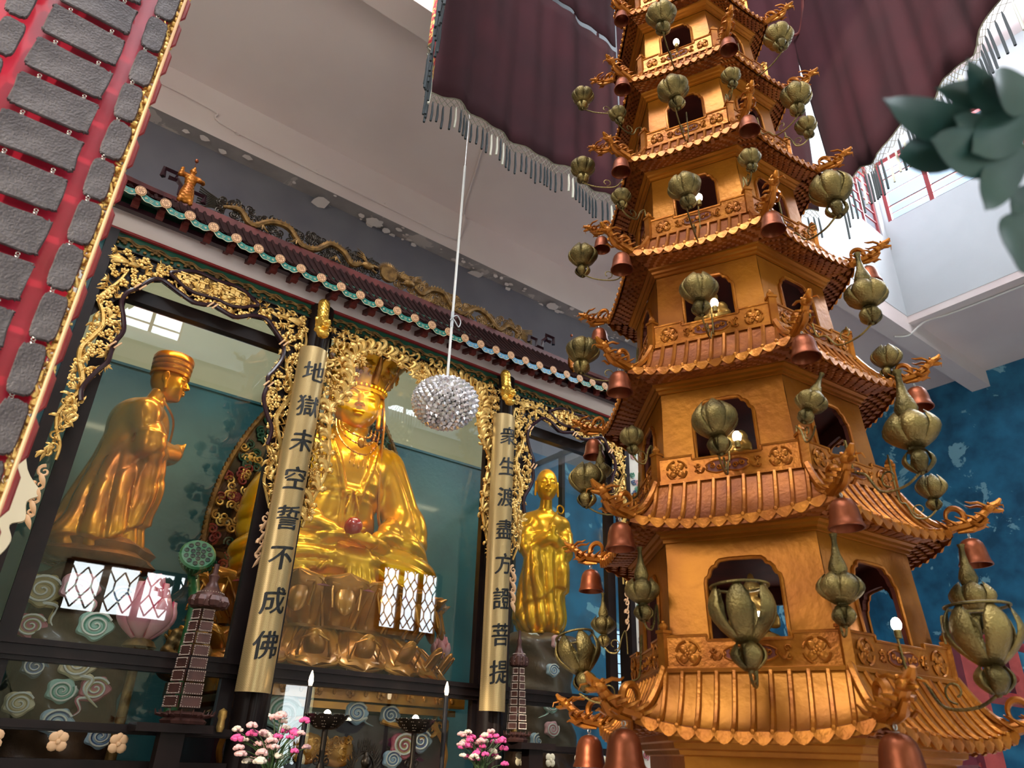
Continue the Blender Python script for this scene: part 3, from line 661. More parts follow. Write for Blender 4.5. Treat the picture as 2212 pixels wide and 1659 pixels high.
# ---------------------------------------------------------------- lotus lanterns
def petal(mb,r0,r1,z0,z1,w,a,bulge,curl=0.,mi=0,tip=.25,thick=.0016):
    G=[];Nn=8
    for i in range(Nn+1):
        t=i/Nn; r=r0+(r1-r0)*t+bulge*math.sin(PI*t); z=z0+(z1-z0)*t; ww=w*(math.sin(PI*(.12+.80*t)))**.7*(1 if t<.75 else 1-(1-tip)*((t-.75)/.25)**1.6)
        r+=curl*max(0,t-.75)*4
        G.append([((r-.18*ww*u*u)*math.cos(a+u*ww/max(r,.02)),(r-.18*ww*u*u)*math.sin(a+u*ww/max(r,.02)),z) for u in np.linspace(-1,1,7)])
    mb.grid(G,mi)
def make_lantern(kind):
    b=empty('lotus_lantern_%s'%kind)
    n={'bud':6,'open':6,'bottle':6}[kind]
    # main bowl of petals; unit: bowl radius .1
    for i in range(n):
        mb=MB(); a=2*PI*i/n
        if kind=='bud': petal(mb,.03,.040,-.085,.088,.049,a+rnd.uniform(-.08,.08),.072,rnd.uniform(-.004,.012),0,.12)
        elif kind=='open': petal(mb,.03,.078,-.085,.092,.042,a,.052,.0,0,.12)
        else: petal(mb,.03,.052,-.07,.062,.050,a,.060,rnd.uniform(0,.008),0,.12)
        o_=mb.obj('petal','brass',b); so_=o_.modifiers.new('s','SOLIDIFY'); so_.thickness=.003
    for i in range(n):
        mb=MB(); a=2*PI*(i+.5)/n; 
        if kind=='bud': petal(mb,.028,.04,-.08,.078,.05,a,.058,0)
        elif kind=='open': continue
        else: petal(mb,.028,.045,-.068,.05,.05,a,.05,0)
        o_=mb.obj('inner_petal','brass',b); so_=o_.modifiers.new('s','SOLIDIFY'); so_.thickness=.003
    for i in range(4):
        mb=MB(); a=2*PI*i/4+.4; petal(mb,.018,.03,-.165,-.085,.032,a,.030,0); o_=mb.obj('lower_petal','brass',b); so_=o_.modifiers.new('s','SOLIDIFY'); so_.thickness=.003
    mb=MB(); mb.lathe([(.006,-.175),(.016,-.16),(.02,-.12),(.022,-.09),(.035,-.085),(.02,-.075),(.0,-.07)],12); mb.obj('stem_cup','brass',b)
    mb=MB()
    if kind=='open': mb.tube([(.088*math.cos(a),.088*math.sin(a),.088) for a in np.linspace(0,2*PI,28)[:-1]],.005,6,closed=True,flat=1.6)
    if kind=='bottle':
        mb.lathe([(.0,.05),(.034,.055),(.042,.085),(.034,.115),(.020,.15),(.012,.20),(.012,.225),(.018,.245),(.012,.24),(.006,.20)],18)
    if mb.n: mb.obj('hoop' if kind=='open' else 'bottle_top','brass',b)
    return b
LP={k:make_lantern(k) for k in('bud','open','bottle')}; used=set()
def arm(root,p0,p1,s):
    # S-curved bracket from the railing post (p1, world) to the foot of the lantern (p0, world); modelled in the root's frame
    a=Vector(p0); b=Vector(p1); d=(b-a); h=Vector((d.x,d.y,0)); 
    P=smooth_path([a,a+h*.25+Vector((0,0,-.035*s)),a+h*.6+Vector((0,0,-.03*s)),a+h*.78+Vector((0,0,.05*s)),a+h*.95+Vector((0,0,.085*s)),b+Vector((0,0,.05*s)),b],6)
    mb=MB(); mb.tube([tuple(q) for q in P],.0052*s,6); q=a+h*.45; hn=h.normalized()
    mb.tube([tuple(q+hn*(.03*s*math.cos(t))*(1-t/9)+Vector((0,0,.012*s+.03*s*math.sin(t)*(1-t/9)))) for t in np.linspace(-1.6,4.4,16)],.0035*s,5)
    o_=mb.obj('curved_arm','brass',root); o_.matrix_parent_inverse=(Matrix.Translation(root.location)@Matrix.Diagonal((*root.scale,1))@Matrix.Identity(4)).inverted() if False else (Matrix.LocRotScale(root.location,root.rotation_euler,root.scale)).inverted()
# level, azimuth, radius, z, kind, scale, tilt, label
LN=[(0,174,.74,2.225,'bottle',.72,0,'brass bottle-topped lotus lantern left of the lowest window of the pagoda'),
(0,208,.84,2.075,'open',1.1,0,'largest dark open lotus lantern in front of the lowest pagoda window, hoop on top'),
(0,234,.74,2.185,'bottle',.80,0,'brass bottle-topped lantern at the near corner of the lowest railing'),
(0,290,.80,2.235,'bottle',.85,0,'brass bottle lantern against the blue wall, behind the big lantern at bottom right'),
(0,264,.90,2.03,'open',1.12,0,'big dark open lantern at the bottom right, in front of the red steel frame'),
(0,118,.78,2.20,'bottle',.62,0,'thin bottle-topped lantern left of the pagoda, just above the dark open lotus one'),
(0,140,.86,2.02,'open',.95,.25,'dark half-open lotus lantern furthest left of the pagoda, beside the shrine rail'),
(1,174,.74,2.905,'bud',.52,0,'small olive bud lantern at the left end of the second railing'),
(1,207,.82,2.835,'bud',.88,0,'round closed lantern covering the left half of the second window'),
(1,234,.80,2.90,'bottle',.62,-.5,'tilted bottle-topped lantern at the near corner of the second railing'),
(1,264,.84,2.83,'bottle',1.08,0,'wide brass lantern with bottle top against the blue wall, right of the second storey'),
(1,290,.76,2.70,'bud',.60,0,'half-hidden brass lantern behind the right end of the second roof'),
(1,144,.80,2.83,'bud',.86,0,'dark round lantern in front of the right shrine bay'),
(1,118,.76,3.0,'bottle',.62,0,'thin bottle-topped lantern behind the dark round one in front of the shrine'),
(2,207,.80,3.49,'bud',.80,0,'olive round lantern in front of the third window, small figure beside it'),
(2,264,.80,3.515,'bottle',.92,0,'hazy green lantern against the white wall right of the third storey'),
(2,144,.80,3.56,'bud',.86,0,'golden-lit lantern left of the third storey, at the end of the shrine eave'),
(2,294,.72,3.385,'bud',.66,0,'lantern top peeping over the right end of the third roof'),
(3,207,.84,4.06,'bud',.76,.2,'open-petalled olive lantern in front of the fourth window'),
(3,174,.70,4.345,'bud',.52,0,'small pale green lantern at the left corner of the fourth railing'),
(3,234,.66,4.36,'bud',.54,0,'small green lantern at the near corner of the fourth railing'),
(3,144,.78,4.20,'bud',.80,0,'lantern hanging left of the fourth roof corner against the ceiling'),
(3,264,.76,4.17,'bud',1.0,0,'cluster lantern right of the fourth storey beside the barred window strip'),
(4,207,.80,4.78,'bud',.80,0,'grey-lit round lantern in front of the fifth window'),
(4,174,.68,5.0,'bud',.50,0,'small yellowish lantern at the left corner of the fifth railing'),
(4,234,.62,5.02,'bud',.52,0,'small green lantern at the near corner of the fifth railing'),
(4,144,.76,4.89,'bud',.74,0,'lantern left of the fifth storey against the lower edge of the maroon curtain'),
(4,264,.70,4.90,'bud',.80,0,'upper of the two lanterns right of the fifth storey against the dark curtain'),
(4,290,.62,4.96,'bud',.60,0,'lower lantern under the one right of the fifth storey'),
(5,206,.80,5.40,'bud',.82,0,'topmost dark lantern, cut by the top edge, in front of the sixth storey'),
(5,264,.68,5.42,'bud',.80,0,'highest lantern right of the tower, next to the curtain gap'),
(5,144,.74,5.53,'bud',.70,0,'highest lantern left of the tower against the maroon curtain')]
for j,az,r,z,kind,s_,tilt,lab in LN:
    c=pc(z); a=R(az); loc=(c[0]+r*math.cos(a),c[1]+r*math.sin(a),z)
    if kind not in used: used.add(kind); b=LP[kind]
    else: b=dup(LP[kind]); [ (bpy.data.objects.remove(ch) if ch.name.startswith('curved_arm') else None) for ch in list(b.children)]
    b.name='lotus_lantern'; b.location=loc; b.rotation_euler=(tilt+(rnd.uniform(-.16,.16) if kind=='bud' else rnd.uniform(-.04,.04)),rnd.uniform(-.1,.1) if kind=='bud' else 0,a+rnd.uniform(0,1)); b.scale=(s_,)*3
    b['label']=lab; b['category']='lantern'; b['group']='brass lotus lanterns on arms around the pagoda'
    bz=zB[j]+.14; rr=rB[j]*(1 if round((az-174)/30)%2==0 else .87)+.01; c=pc(bz)
    arm(b,(loc[0],loc[1],z-.165*s_),(c[0]+rr*math.cos(a),c[1]+rr*math.sin(a),bz),max(.8,s_))
# bulbs on the balcony sills
for q,(j,az,r,dz) in enumerate([(0,210,.60,.15),(0,262,.60,.15),(1,211,.575,.135),(2,209,.535,.135),(3,208,.49,.135),(5,206,.42,.12)]):
    c=pc(zB[j]); a=R(az); mb=MB(); mb.ell((0,0,.0),(.019,.019,.026),12,0); mb.lathe([(.012,-.05),(.013,-.02)],10,1)
    b=mb.obj('light_bulb',['bulb','brass']); b.location=(c[0]+r*math.cos(a),c[1]+r*math.sin(a),zB[j]+dz+.03)
    tag(b,['glowing bulb at the sill of the front lowest pagoda window','glowing bulb at the sill of the right-hand lowest pagoda window','glowing bulb at the sill of the second window','glowing bulb at the sill of the third window','glowing bulb at the sill of the fourth window','glowing bulb on the topmost railing'][q],'light bulb','glowing bulbs on the pagoda sills')
# ================================================================ glass-fronted shrine: three bays
cas=empty('shrine_cabinet',(3.2,6,0),0,'black-lacquered three-bay glass shrine cabinet with gilt openwork carving','cabinet')
def ci(o): o.matrix_parent_inverse=Matrix.Translation((-3.2,-6,0)); return o
XL,XR,C1,C2=.17,6.23,2.09,4.33
for x0,x1 in ((XL,XL+.075),(XR-.075,XR)):
    m=MB(); m.bx(x0,x1,5.93,6.12,0,5.43); ci(m.obj('corner_post','black_lacquer',cas,smooth=False))
for x in (C1,C2):
    m=MB(); m.lathe([(.125,0),(.125,5.45)],28,0,T(x,6.02,0)); m.lathe([(.05,0),(.05,5.3)],20,0,T(x,5.915,0)); ci(m.obj('pillar','black_lacquer',cas))
# glazing frames: stiles, rails, panes per bay
bays=[(XL+.075,C1-.12),(C1+.12,C2-.12),(C2+.12,XR-.075)]
for b,(x0,x1) in enumerate(bays):
    w_=.115 if b!=1 else .05
    for xa,xb in ((x0+(.10 if b==0 else 0),x0+(.10 if b==0 else 0)+w_),(x1-w_-(.10 if b==2 else 0),x1-(.10 if b==2 else 0))):
        m=MB(); m.bx(xa,xb,6.06,6.13,1.66,5.35); ci(m.obj('glazing_stile','black_lacquer',cas,smooth=False))
    m=MB(); m.bx(x0,x1,6.03,6.13,2.07,2.21); m.bx(x0,x1,6.01,6.03,2.10,2.115); m.bx(x0,x1,6.01,6.03,2.17,2.185); ci(m.obj('middle_rail','black_lacquer',cas,smooth=False))
    if b!=1:
        m=MB(); m.bx(x0+.1,x1-.02,6.05,6.14,4.90,5.02); ci(m.obj('top_rail','black_lacquer',cas,smooth=False))
        for z0,z1 in ((1.66,1.72),(1.40,1.50)):
            m=MB(); m.bx(x0,x1,5.94,6.10,z0,z1); m.bx(x0,x1,5.93,5.94,z0+.012,z0+.022); ci(m.obj('balustrade_rail','black_lacquer',cas,smooth=False))
        for i in range(4 if b==0 else 5):
            x=(.50+.36*i) if b==0 else (4.64+.36*i); m=MB()
            for q in range(4): a=PI/4+q*PI/2; m.ell((x+.034*math.cos(a),5.935,1.60+.034*math.sin(a)),(.034,.012,.034),10)
            if b==0: m.ell((x,5.935,1.64),(.024,.012,.03),8)
            m.ell((x,5.925,1.60),(.016,.012,.016),8); ci(m.obj('gilt_flower','cream' if b==2 else 'coin_peach',cas))
        m=MB(); m.bx(x0,x1,5.98,6.06,.2,1.40); m.bx(x0,x1,5.955,5.98,1.37,1.385,1); m.bx(x0+.04,x1-.04,5.96,5.98,1.345,1.355,1)
        for i in range(26):
            x=x0+.06+(x1-x0-.12)*(i+.5)/26; m.tube(spiral(x,1.27+.03*math.sin(i*2.1),.045,.006,1.3,i*1.7,14,(-1)**i,5.97),.006,5,1); m.ell((x,5.97,1.22),(.02,.01,.02),8,1)
        ci(m.obj('base_panel',['black_lacquer','coin_peach'],cas,smooth=False))
        m=MB(); xb=x1-.10 if b==0 else x0+.10; m.lathe([(.02,0),(.03,.03),(.025,.08),(.034,.1),(.03,.14),(.0,.16)],12,0,T(xb,5.93,1.70)); ci(m.obj('gilt_newel','carved_gold',cas))
    # glass
    for nm,z0,z1 in (('glass_pane',2.21,5.40),('glass_pane',1.72 if b!=1 else 1.0,2.07)):
        if b==1 and z0<2: continue
        m=MB(); m.bx(x0,x1,6.088,6.094,z0,z1); ci(m.obj(nm,'glass',cas,smooth=False))
m=MB(); m.bx(bays[1][0],bays[1][1],6.088,6.094,1.0,2.07); ci(m.obj('glass_pane','glass',cas,smooth=False))
# cabinet interior: coloured back, roof board; right side glazed
m=MB(); m.bx(.15,6.25,8.30,8.34,0,5.31,0); m.bx(.15,6.25,8.28,8.30,5.31,5.34,2); m.bx(.15,6.25,8.31,8.34,5.34,7.2,1)
ci(m.obj('painted_back_panel',['niche_teal','pale_green_wall','niche_teal'],cas,smooth=False))
m=MB(); m.bx(.12,.17,6.1,8.3,0,5.43); ci(m.obj('side_panel','niche_teal',cas,smooth=False))
m=MB(); m.bx(6.2,6.24,8.2,8.3,0,5.43); m.bx(6.19,6.24,7.15,7.23,0,5.43); m.bx(6.2,6.24,6.13,8.3,5.36,5.43); ci(m.obj('side_glazing_bar','black_lacquer',cas,smooth=False))
m=MB(); m.bx(6.218,6.222,6.13,8.2,1,5.36); ci(m.obj('side_glass','glass',cas,smooth=False))
# lintel and lambrequin
m=MB(); m.bx(-.05,6.45,5.98,6.2,5.45,5.72); m.bx(-.05,6.45,5.95,5.98,5.44,5.462,1); ci(m.obj('lintel',['ceiling_plaster','red_paint'],cas,smooth=False))
m=MB(); m.bx(XL,XR,5.985,6.02,5.28,5.45,0)
X=np.linspace(XL,XR,520); zz=5.375+.022*np.abs(np.sin((X-XL)*PI/.26))**.7+.008*np.sin((X-XL)*2*PI/.13)
m.tube(np.c_[X,np.full(520,5.975),zz],.0085,5,1); m.tube(np.c_[X[::2],np.full(260,5.972),zz[::2]-.02+.006*np.sin(X[::2]*60)],.012,5,1)
for x in np.arange(XL+.03,XR,.055): m.ell((x,5.97,5.335+.012*math.sin(x*24)),(.017,.012,.014),7,1)
for x in np.arange(XL+.13,XR,.26): m.ell((x,5.968,5.36),(.03,.014,.02),8,1)
ci(m.obj('lambrequin',['deep_green','antique_gold'],cas))
m=MB(); m.bx(XL,XR,5.97,6.05,5.270,5.300); m.bx(XL,XR,5.95,5.97,5.276,5.286,0); ci(m.obj('cornice_bead','black_lacquer',cas,smooth=False))
# ---- gilt openwork
def blossom(m,x,z,r,y=5.93,mi=0,R_=rnd):
    a0=R_.uniform(0,2)
    for i in range(5):
        a=a0+i*2*PI/5; m.ell((x+r*.62*math.cos(a),y,z+r*.62*math.sin(a)),(r*.46,r*.25,r*.46),7,mi)
    m.ell((x,y-.3*r,z),(r*.25,r*.2,r*.25),6,mi)
def leaf(m,x,z,l,a,y=5.935,w=.32,mi=0,c=0.):
    P=[];n=7
    for i in range(n):
        t=i/(n-1); aa=a+c*t; P.append((x+l*t*math.cos(aa),y-.012*math.sin(PI*t),z+l*t*math.sin(aa)))
    m.tube(P,[.18*l*w+1e-3]+[l*w*.5*math.sin(PI*(.15+.85*i/(n-1)))+.0008 for i in range(1,n)],6,mi,flat=.35)
def curl(m,x,z,a,l,s,r,y=5.915):   # acanthus lobe: leaves the stem, then rolls up at the tip
    n=13; P=[(x,y,z)]; h=a
    for i in range(1,n):
        t=i/(n-1); h=a+s*(.6*t+3.4*t**3); st=l/(n-1)*(1.25-.55*t); q=P[-1]; P.append((q[0]+st*math.cos(h),y-.02*math.sin(PI*t),q[2]+st*math.sin(h)))
    m.tube(P,[r*.45+r*.75*math.sin(PI*(.12+.76*i/(n-1)))**1.2 for i in range(n)],6,flat=.5)
def inpoly(x,z,P):
    c=False;n=len(P)
    for i in range(n):
        x1,z1=P[i]; x2,z2=P[i-1]
        if (z1>z)!=(z2>z) and x<(x2-x1)*(z-z1)/(z2-z1)+x1: c=not c
    return c
wave=[(.512,4.959),(.577,5.068),(.66,5.105),(.80,5.05),(.937,5.004),(1.04,5.02),(1.10,5.05),(1.15,5.03),(1.296,5.00),(1.431,5.07),(1.56,5.09),(1.66,5.01),(1.76,4.90),(1.78,4.76),(1.73,4.62),(1.69,4.54),(1.70,4.46),(1.69,4.33),(1.74,4.2),(1.81,4.07),(1.80,3.916)]
waveL=[(.512,4.959),(.44,4.886),(.42,4.78),(.465,4.656),(.495,4.541),(.468,4.435),(.458,4.342),(.455,4.235),(.40,4.126),(.35,3.978),(.37,3.877)]
def bay_side(x0,x1,mir,top=5.27):
    f=(lambda x:x) if not mir else (lambda x:x0+x1-x)
    sh=(x0-.245 if not mir else 0)
    if mir: f=lambda x:(x1+.245)-x
    else: f=lambda x:x+x0-.245
    wv=smooth_path([(f(a),5.925,b) for a,b in wave],5); wl=smooth_path([(f(a),5.925,b) for a,b in waveL],5)
    m=MB(); m.tube(wv,[.020]*len(wv),8); m.tube(wl,[.020]*len(wl),8); ci(m.obj('wavy_border','maroon_lacquer',cas))
    for a,b in ((.512,4.96),(1.09,5.02),(.468,4.39),(1.76,4.9),(1.70,4.46)):
        m=MB()
        for q in (-1,1): m.tube([(f(a)+q*.02-.02,5.90,b-.03),(f(a)+q*.02,5.895,b),(f(a)+q*.02+.02,5.90,b+.03)],.008,5)
        ci(m.obj('border_clasp','coin_peach',cas))
    inner=[(f(a),b) for a,b in waveL[::-1]]+[(f(a),b) for a,b in wave[1:]]
    A,B=f(.245),f(1.97)
    region=[(A,top),(B,top),(B,3.35),(f(1.90),3.5)]+inner[::-1]+[(f(.30),3.5),(f(.245),3.3)]
    m=MB(); m.bx(min(A,B),max(A,B),5.975,5.985,5.12,top); 
    P=[(A,top-.1),(B,top-.1)]+[(f(a),b) for a,b in wave[::-1]]+[(f(.44),4.886),(A,4.6)]; m.prism(P,.008,T(0,5.975,0)); ci(m.obj('fretwork_shade_sheet','black_lacquer',cas,smooth=False))  # black sheet added for the darkness seen through the carving
    m=MB(); R_=random.Random(11 if mir else 4); pts=[]
    for _ in range(14000):
        x=R_.uniform(min(A,B)+.02,max(A,B)-.02); z=R_.uniform(3.35,top-.02)
        if inpoly(x,z,region) and all((x-p[0])**2+(z-p[1])**2>.053**2 for p in pts): pts.append((x,z))
    # branch trunk down each leg
    for (xa,seed) in ((.30,1),(1.88,2)):
        zs=np.linspace(3.4,5.1,16); P=smooth_path([(f(xa+.045*math.sin(q*1.3+seed)+(.05 if z>4.8 else 0)),5.94,z) for q,z in enumerate(zs)],4); m.tube(P,np.interp(np.linspace(0,1,len(P)),[0,.5,1],[.010,.026,.012]),6)
    for (x,z) in pts:
        q=min(pts,key=lambda p:(p[0]-x)**2+(p[1]-z)**2 if p!=(x,z) else 9)
        k=sorted(pts,key=lambda p:(p[0]-x)**2+(p[1]-z)**2)[1:4]
        for p in k[:2]:
            mx,mz=(x+p[0])/2+R_.uniform(-.012,.012),(z+p[1])/2+R_.uniform(-.012,.012); m.tube([(x,5.948,z),(mx,5.945,mz),(p[0],5.948,p[1])],[.0065,.005,.0065],4)
        r_=R_.random()
        if z<3.95 or r_<.16:
            m.tube(spiral(x,z,.036,.005,1.25,R_.uniform(0,6),13,R_.choice([-1,1]),5.935),np.linspace(.010,.005,13),5)
            for _ in range(3): leaf(m,x,z,R_.uniform(.05,.09),R_.uniform(0,6.3),c=R_.uniform(-1,1))
        elif r_<.70: blossom(m,x,z,R_.uniform(.026,.040),R_=R_)
        else:
            a=R_.uniform(0,6.3)
            for q in range(5): leaf(m,x,z,R_.uniform(.04,.075),a+(q-2)*.45,w=.3)
    # two long-tailed birds
    for bx_,bz,s in ((.42,5.15,1),(1.72,5.17,-1)):
        X_=f(bx_); s2=s*(-1 if mir else 1); m.ell((X_,5.92,bz),(.05,.02,.022),8); m.ell((X_+s2*.055,5.92,bz+.018),(.02,.015,.018),7)
        for q in range(7): leaf(m,X_-s2*.03,bz,.17-.012*abs(q-3),(PI if s2>0 else 0)+(q-3)*.10,y=5.92,w=.14)
        for q in range(4): leaf(m,X_,bz,.08,PI/2+s2*(.3+q*.22),y=5.915,w=.2)
    ci(m.obj('gilt_fretwork','carved_gold',cas))
    # bottom scroll brackets
    for xa,d in ((.275,1),(1.93,-1)):
        m=MB()
        for q in range(4): 
            P=spiral(f(xa+d*.02),3.30-q*.10,.045-.006*q,.006,1.2,PI/2+q,16,d*(-1 if mir else 1),5.94); m.tube(P,np.linspace(.014,.005,16),5)
            leaf(m,f(xa),3.28-q*.1,.11,-PI/2+d*(.5)*(-1 if mir else 1),w=.35)
        ci(m.obj('scroll_bracket','coin_peach',cas))
    # lobed medallion with relief landscape
    cx=f(1.085); m=MB(); P=[(cx+.37*math.cos(a)*(1+.035*math.cos(8*a)),5.20+.105*math.sin(a)*(1+.13*math.cos(6*a))) for a in np.linspace(0,2*PI,64)[:-1]]
    m.prism(P,.018,T(0,5.95,0),1); m.tube([(x,5.925,z) for x,z in P],.017,7,0,closed=True); 
    o_=ci(m.obj('medallion',['maroon_lacquer','antique_gold'],cas)); m=MB()
    for q in range(46):
        x=cx+R_.uniform(-.31,.31); z=5.20+R_.uniform(-.07,.075)*(1-abs(x-cx)/.45)
        if q%3==0: blossom(m,x,z,.022,5.925)
        elif q%3==1: m.box((x,5.925,z),(.035,.02,.05)); m.box((x,5.92,z+.03),(.06,.022,.012))
        else: leaf(m,x,z,.07,R_.uniform(0,6),5.92)
    g=m.obj('relief_scene','carved_gold',o_)
bay_side(XL+.075,C1,False); bay_side(C2,XR-.075,True)
# centre bay: sweeping acanthus arch
def centre(mir):
    f=(lambda x:6.42-x) if mir else (lambda x:x); sg=-1 if mir else 1; m=MB(); R_=random.Random(8)
    main=smooth_path([(f(a),5.92,b) for a,b in ((2.22,3.28),(2.27,3.5),(2.36,3.85),(2.33,4.15),(2.30,4.4),(2.42,4.62),(2.47,4.83),(2.44,4.98),(2.52,5.10),(2.70,5.17),(2.95,5.13),(3.21,5.06))],8)
    m.tube(main,np.interp(np.linspace(0,1,len(main)),[0,.3,.7,1],[.012,.024,.026,.014]),7)
    for i in range(3,len(main)-2,4):
        p=main[i]; d=main[i+1]-main[i-1]; a=math.atan2(d[2],d[0])
        for s in(-1,1):
            k=1 if s*sg>0 else .5; curl(m,p[0],p[2],a+s*.35,R_.uniform(.17,.24)*k,s,.019*k+.004)
            if i%2: curl(m,p[0],p[2],a+s*.8,R_.uniform(.11,.15)*k,s,.014*k+.003,y=5.905)
    # infill scrolls towards the pillar
    pts=[]
    for _ in range(7000):
        x=R_.uniform(2.20,3.2); z=R_.uniform(3.35,5.26); 
        lim=np.interp(z,[3.3,3.85,4.15,4.4,4.62,4.83,4.98],[2.20,2.36,2.33,2.30,2.42,2.47,2.46])
        ok=x<lim-.015 or z>np.interp(x,[2.45,2.52,2.70,2.95,3.21],[4.98,5.10,5.17,5.13,5.06])+.01
        if ok and all((x-p[0])**2+(z-p[1])**2>.064**2 for p in pts): pts.append((x,z))
    for x,z in pts:
        r_=R_.random(); X_=f(x)
        if r_<.62:
            a=R_.uniform(0,6.3)
            for q in range(3): curl(m,X_,z,a+q*2.1,R_.uniform(.09,.14),R_.choice([-1,1]),.012,y=5.935)
        else:
            for q in range(8): leaf(m,X_,z,.052,q*PI/4,w=.42,y=5.925)
            m.ell((X_,5.915,z),.014,7)
    # lotus clusters
    for x,z,r in ((2.52,5.0,.06),(3.20,5.05,.085),(2.30,4.62,.06),(2.24,3.75,.055),(2.25,3.42,.05)):
        for ring in range(3):
            for q in range(9): a=q*2*PI/9+ring*.35; leaf(m,f(x)+.3*r*math.cos(a)*(2-ring),z+.3*r*math.sin(a)*(2-ring),r*(.75-.15*ring),a,w=.55,y=5.91-.012*ring)
    ci(m.obj('acanthus_fretwork','carved_gold',cas))
    m=MB()
    for q,(x,z) in enumerate(((2.62,5.235),(2.95,5.235))):
        m.ell((f(x),5.955,z),(.14,.02,.035),12)
        for k in range(9): leaf(m,f(x),z-.03,.09,PI*(k+.5)/9,w=.3,y=5.94)
    ci(m.obj('lotus_relief','antique_gold',cas))
centre(False); centre(True)
m=MB(); m.bx(C1+.1,C2-.1,5.975,5.985,5.16,5.28); ci(m.obj('fretwork_shade_sheet','black_lacquer',cas,smooth=False))  # same added black sheet, standing in for shade behind the centre arch
# gilt lions at the pillar heads
def lionf(P):
    d=sE(P,(0,-.02,.0),(.062,.075,.075)); d=smin(d,sE(P,(0,-.09,-.02),(.045,.05,.038)),.02); d=smin(d,sC(P,(0,.0,.02),(0,.04,.26),.05,.055),.04)
    for s in(-1,1):
        d=smin(d,sE(P,(s*.035,-.085,.03),(.016,.016,.016)),.006); d=smin(d,sE(P,(s*.06,-.01,.055),(.022,.015,.028)),.01); d=smin(d,sC(P,(s*.045,-.02,-.06),(s*.03,-.075,-.10),.028,.022),.015)
    d=smin(d,sE(P,(0,-.06,-.115),(.05,.05,.035)),.02); d=smax(d,-sE(P,(0,-.135,-.035),(.032,.03,.010)),.006)
    return d+.006*np.sin(P[:,0]*160)*np.sin(P[:,2]*150)*np.sin(P[:,1]*150)
lion=None
for x,l in ((2.03,'gilded lion head clasping the left couplet pillar just under the lintel'),(4.19,'gilded lion head clasping the right couplet pillar just under the lintel')):
    if lion is None: lion=sdf_obj('gilded_lion',lionf,(-.11,-.17,-.18),(.11,.12,.34),.0075,'gold_leaf'); o_=lion
    else: o_=dup(lion)
    o_.location=(x,5.76,5.12); tag(o_,l,'ornament','gilded lions on the couplet pillars')
# couplet boards
def board(x,txt,label):
    r=.135; b=empty('couplet_board',(x,5.86,1.97),0,label,'sign'); m=MB(); a0,a1=PI+.12,2*PI-.12; 
    m.lathe([(r,0),(r,2.91)],28,0,None,a0,a1); m.lathe([(r-.012,0),(r-.012,2.91)],28,0,None,a0,a1)
    for z in(0,2.91): m.grid([[((r-q)*math.cos(a),(r-q)*math.sin(a),z) for a in np.linspace(a0,a1,29)] for q in(0,.012)])
    m.obj('board_panel','board_gold',b)
    dg=None; hz=[2.66,2.32,1.99,1.655,1.315,.985,.655,.33]
    for ch,z in zip(txt,hz):
        cu=bpy.data.curves.new('t','FONT'); cu.body=ch; cu.size=.215; cu.align_x='CENTER'; cu.align_y='CENTER'; cu.offset=.0; cu.extrude=0; cu.resolution_u=4
        ob=bpy.data.objects.new('t',cu); C.objects.link(ob); bpy.context.view_layer.update(); me=bpy.data.meshes.new_from_object(ob.evaluated_get(bpy.context.evaluated_depsgraph_get())); bpy.data.objects.remove(ob)
        import bmesh
        bm=bmesh.new(); bm.from_mesh(me); bmesh.ops.triangulate(bm,faces=bm.faces[:]); bmesh.ops.subdivide_edges(bm,edges=[e for e in bm.edges if abs(e.verts[0].co.x-e.verts[1].co.x)>.02],cuts=3)
        xs=[v.co.x for v in bm.verts] or [0]; ys=[v.co.y for v in bm.verts] or [0]; cx_,cy_=(min(xs)+max(xs))/2,(min(ys)+max(ys))/2
        for v in bm.verts:
            a=-PI/2+(v.co.x-cx_)/r; zz_=v.co.y-cy_+.12*(v.co.x-cx_); v.co=((r+.0025)*math.cos(a),(r+.0025)*math.sin(a),z+zz_)
        bmd=[bmesh.ops.duplicate(bm,geom=g0) for g0 in [bm.verts[:]+bm.edges[:]+bm.faces[:]] for _ in range(2)]
        for k,dd in enumerate(bmd):
            for v in dd['geom']:
                if isinstance(v,bmesh.types.BMVert): a=math.atan2(v.co.y,v.co.x)+(.0045 if k else -.0045)/r; rr_=math.hypot(v.co.x,v.co.y)+.0003*(k+1); v.co=(rr_*math.cos(a),rr_*math.sin(a),v.co.z+(.003 if k else -.003))
        bm.to_mesh(me); bm.free(); me.materials.append(MT['ink']); o_=bpy.data.objects.new('character',me); C.objects.link(o_); o_.parent=b
board(2.03,'地獄未空誓不成佛','left-hand tall curved gold board with eight black brushed characters, left of the big seated statue')
board(4.22,'衆生渡盡方證菩提','tall curved gold board with eight black characters, between the seated statue and the right bay')
# ================================================================ tiled shrine roof
rf=empty('shrine_roof',(3.1,6,5.5),0,'dark red tiled shrine roof edged with teal scallops and peach medallions','roof')
def ri(o): o.matrix_parent_inverse=Matrix.Translation((-3.1,-6,-5.5)); return o
ez=lambda x:5.525+.0195*(x-3.1)**2
m=MB(); G=[[(x,5.66+.64*t,ez(x)+(6.20-ez(x))*t**1.15) for x in np.linspace(-.12,6.32,80)] for t in np.linspace(0,1,7)]; m.grid(G); m.grid([[(p[0],p[1],p[2]-.03) for p in g] for g in G])
ri(m.obj('tile_slope','roof_tile',rf))
m=MB()
for x in np.arange(-.1,6.32,.075): m.tube([(x,5.66+.64*t,ez(x)+(6.20-ez(x))*t**1.15+.008) for t in np.linspace(0,1,6)],.018,5)
ri(m.obj('tile_ribs','roof_tile',rf))
m=MB(); m.bx(.62,5.62,6.26,6.36,6.12,6.235); ri(m.obj('ridge_board','dark_red',rf,smooth=False))
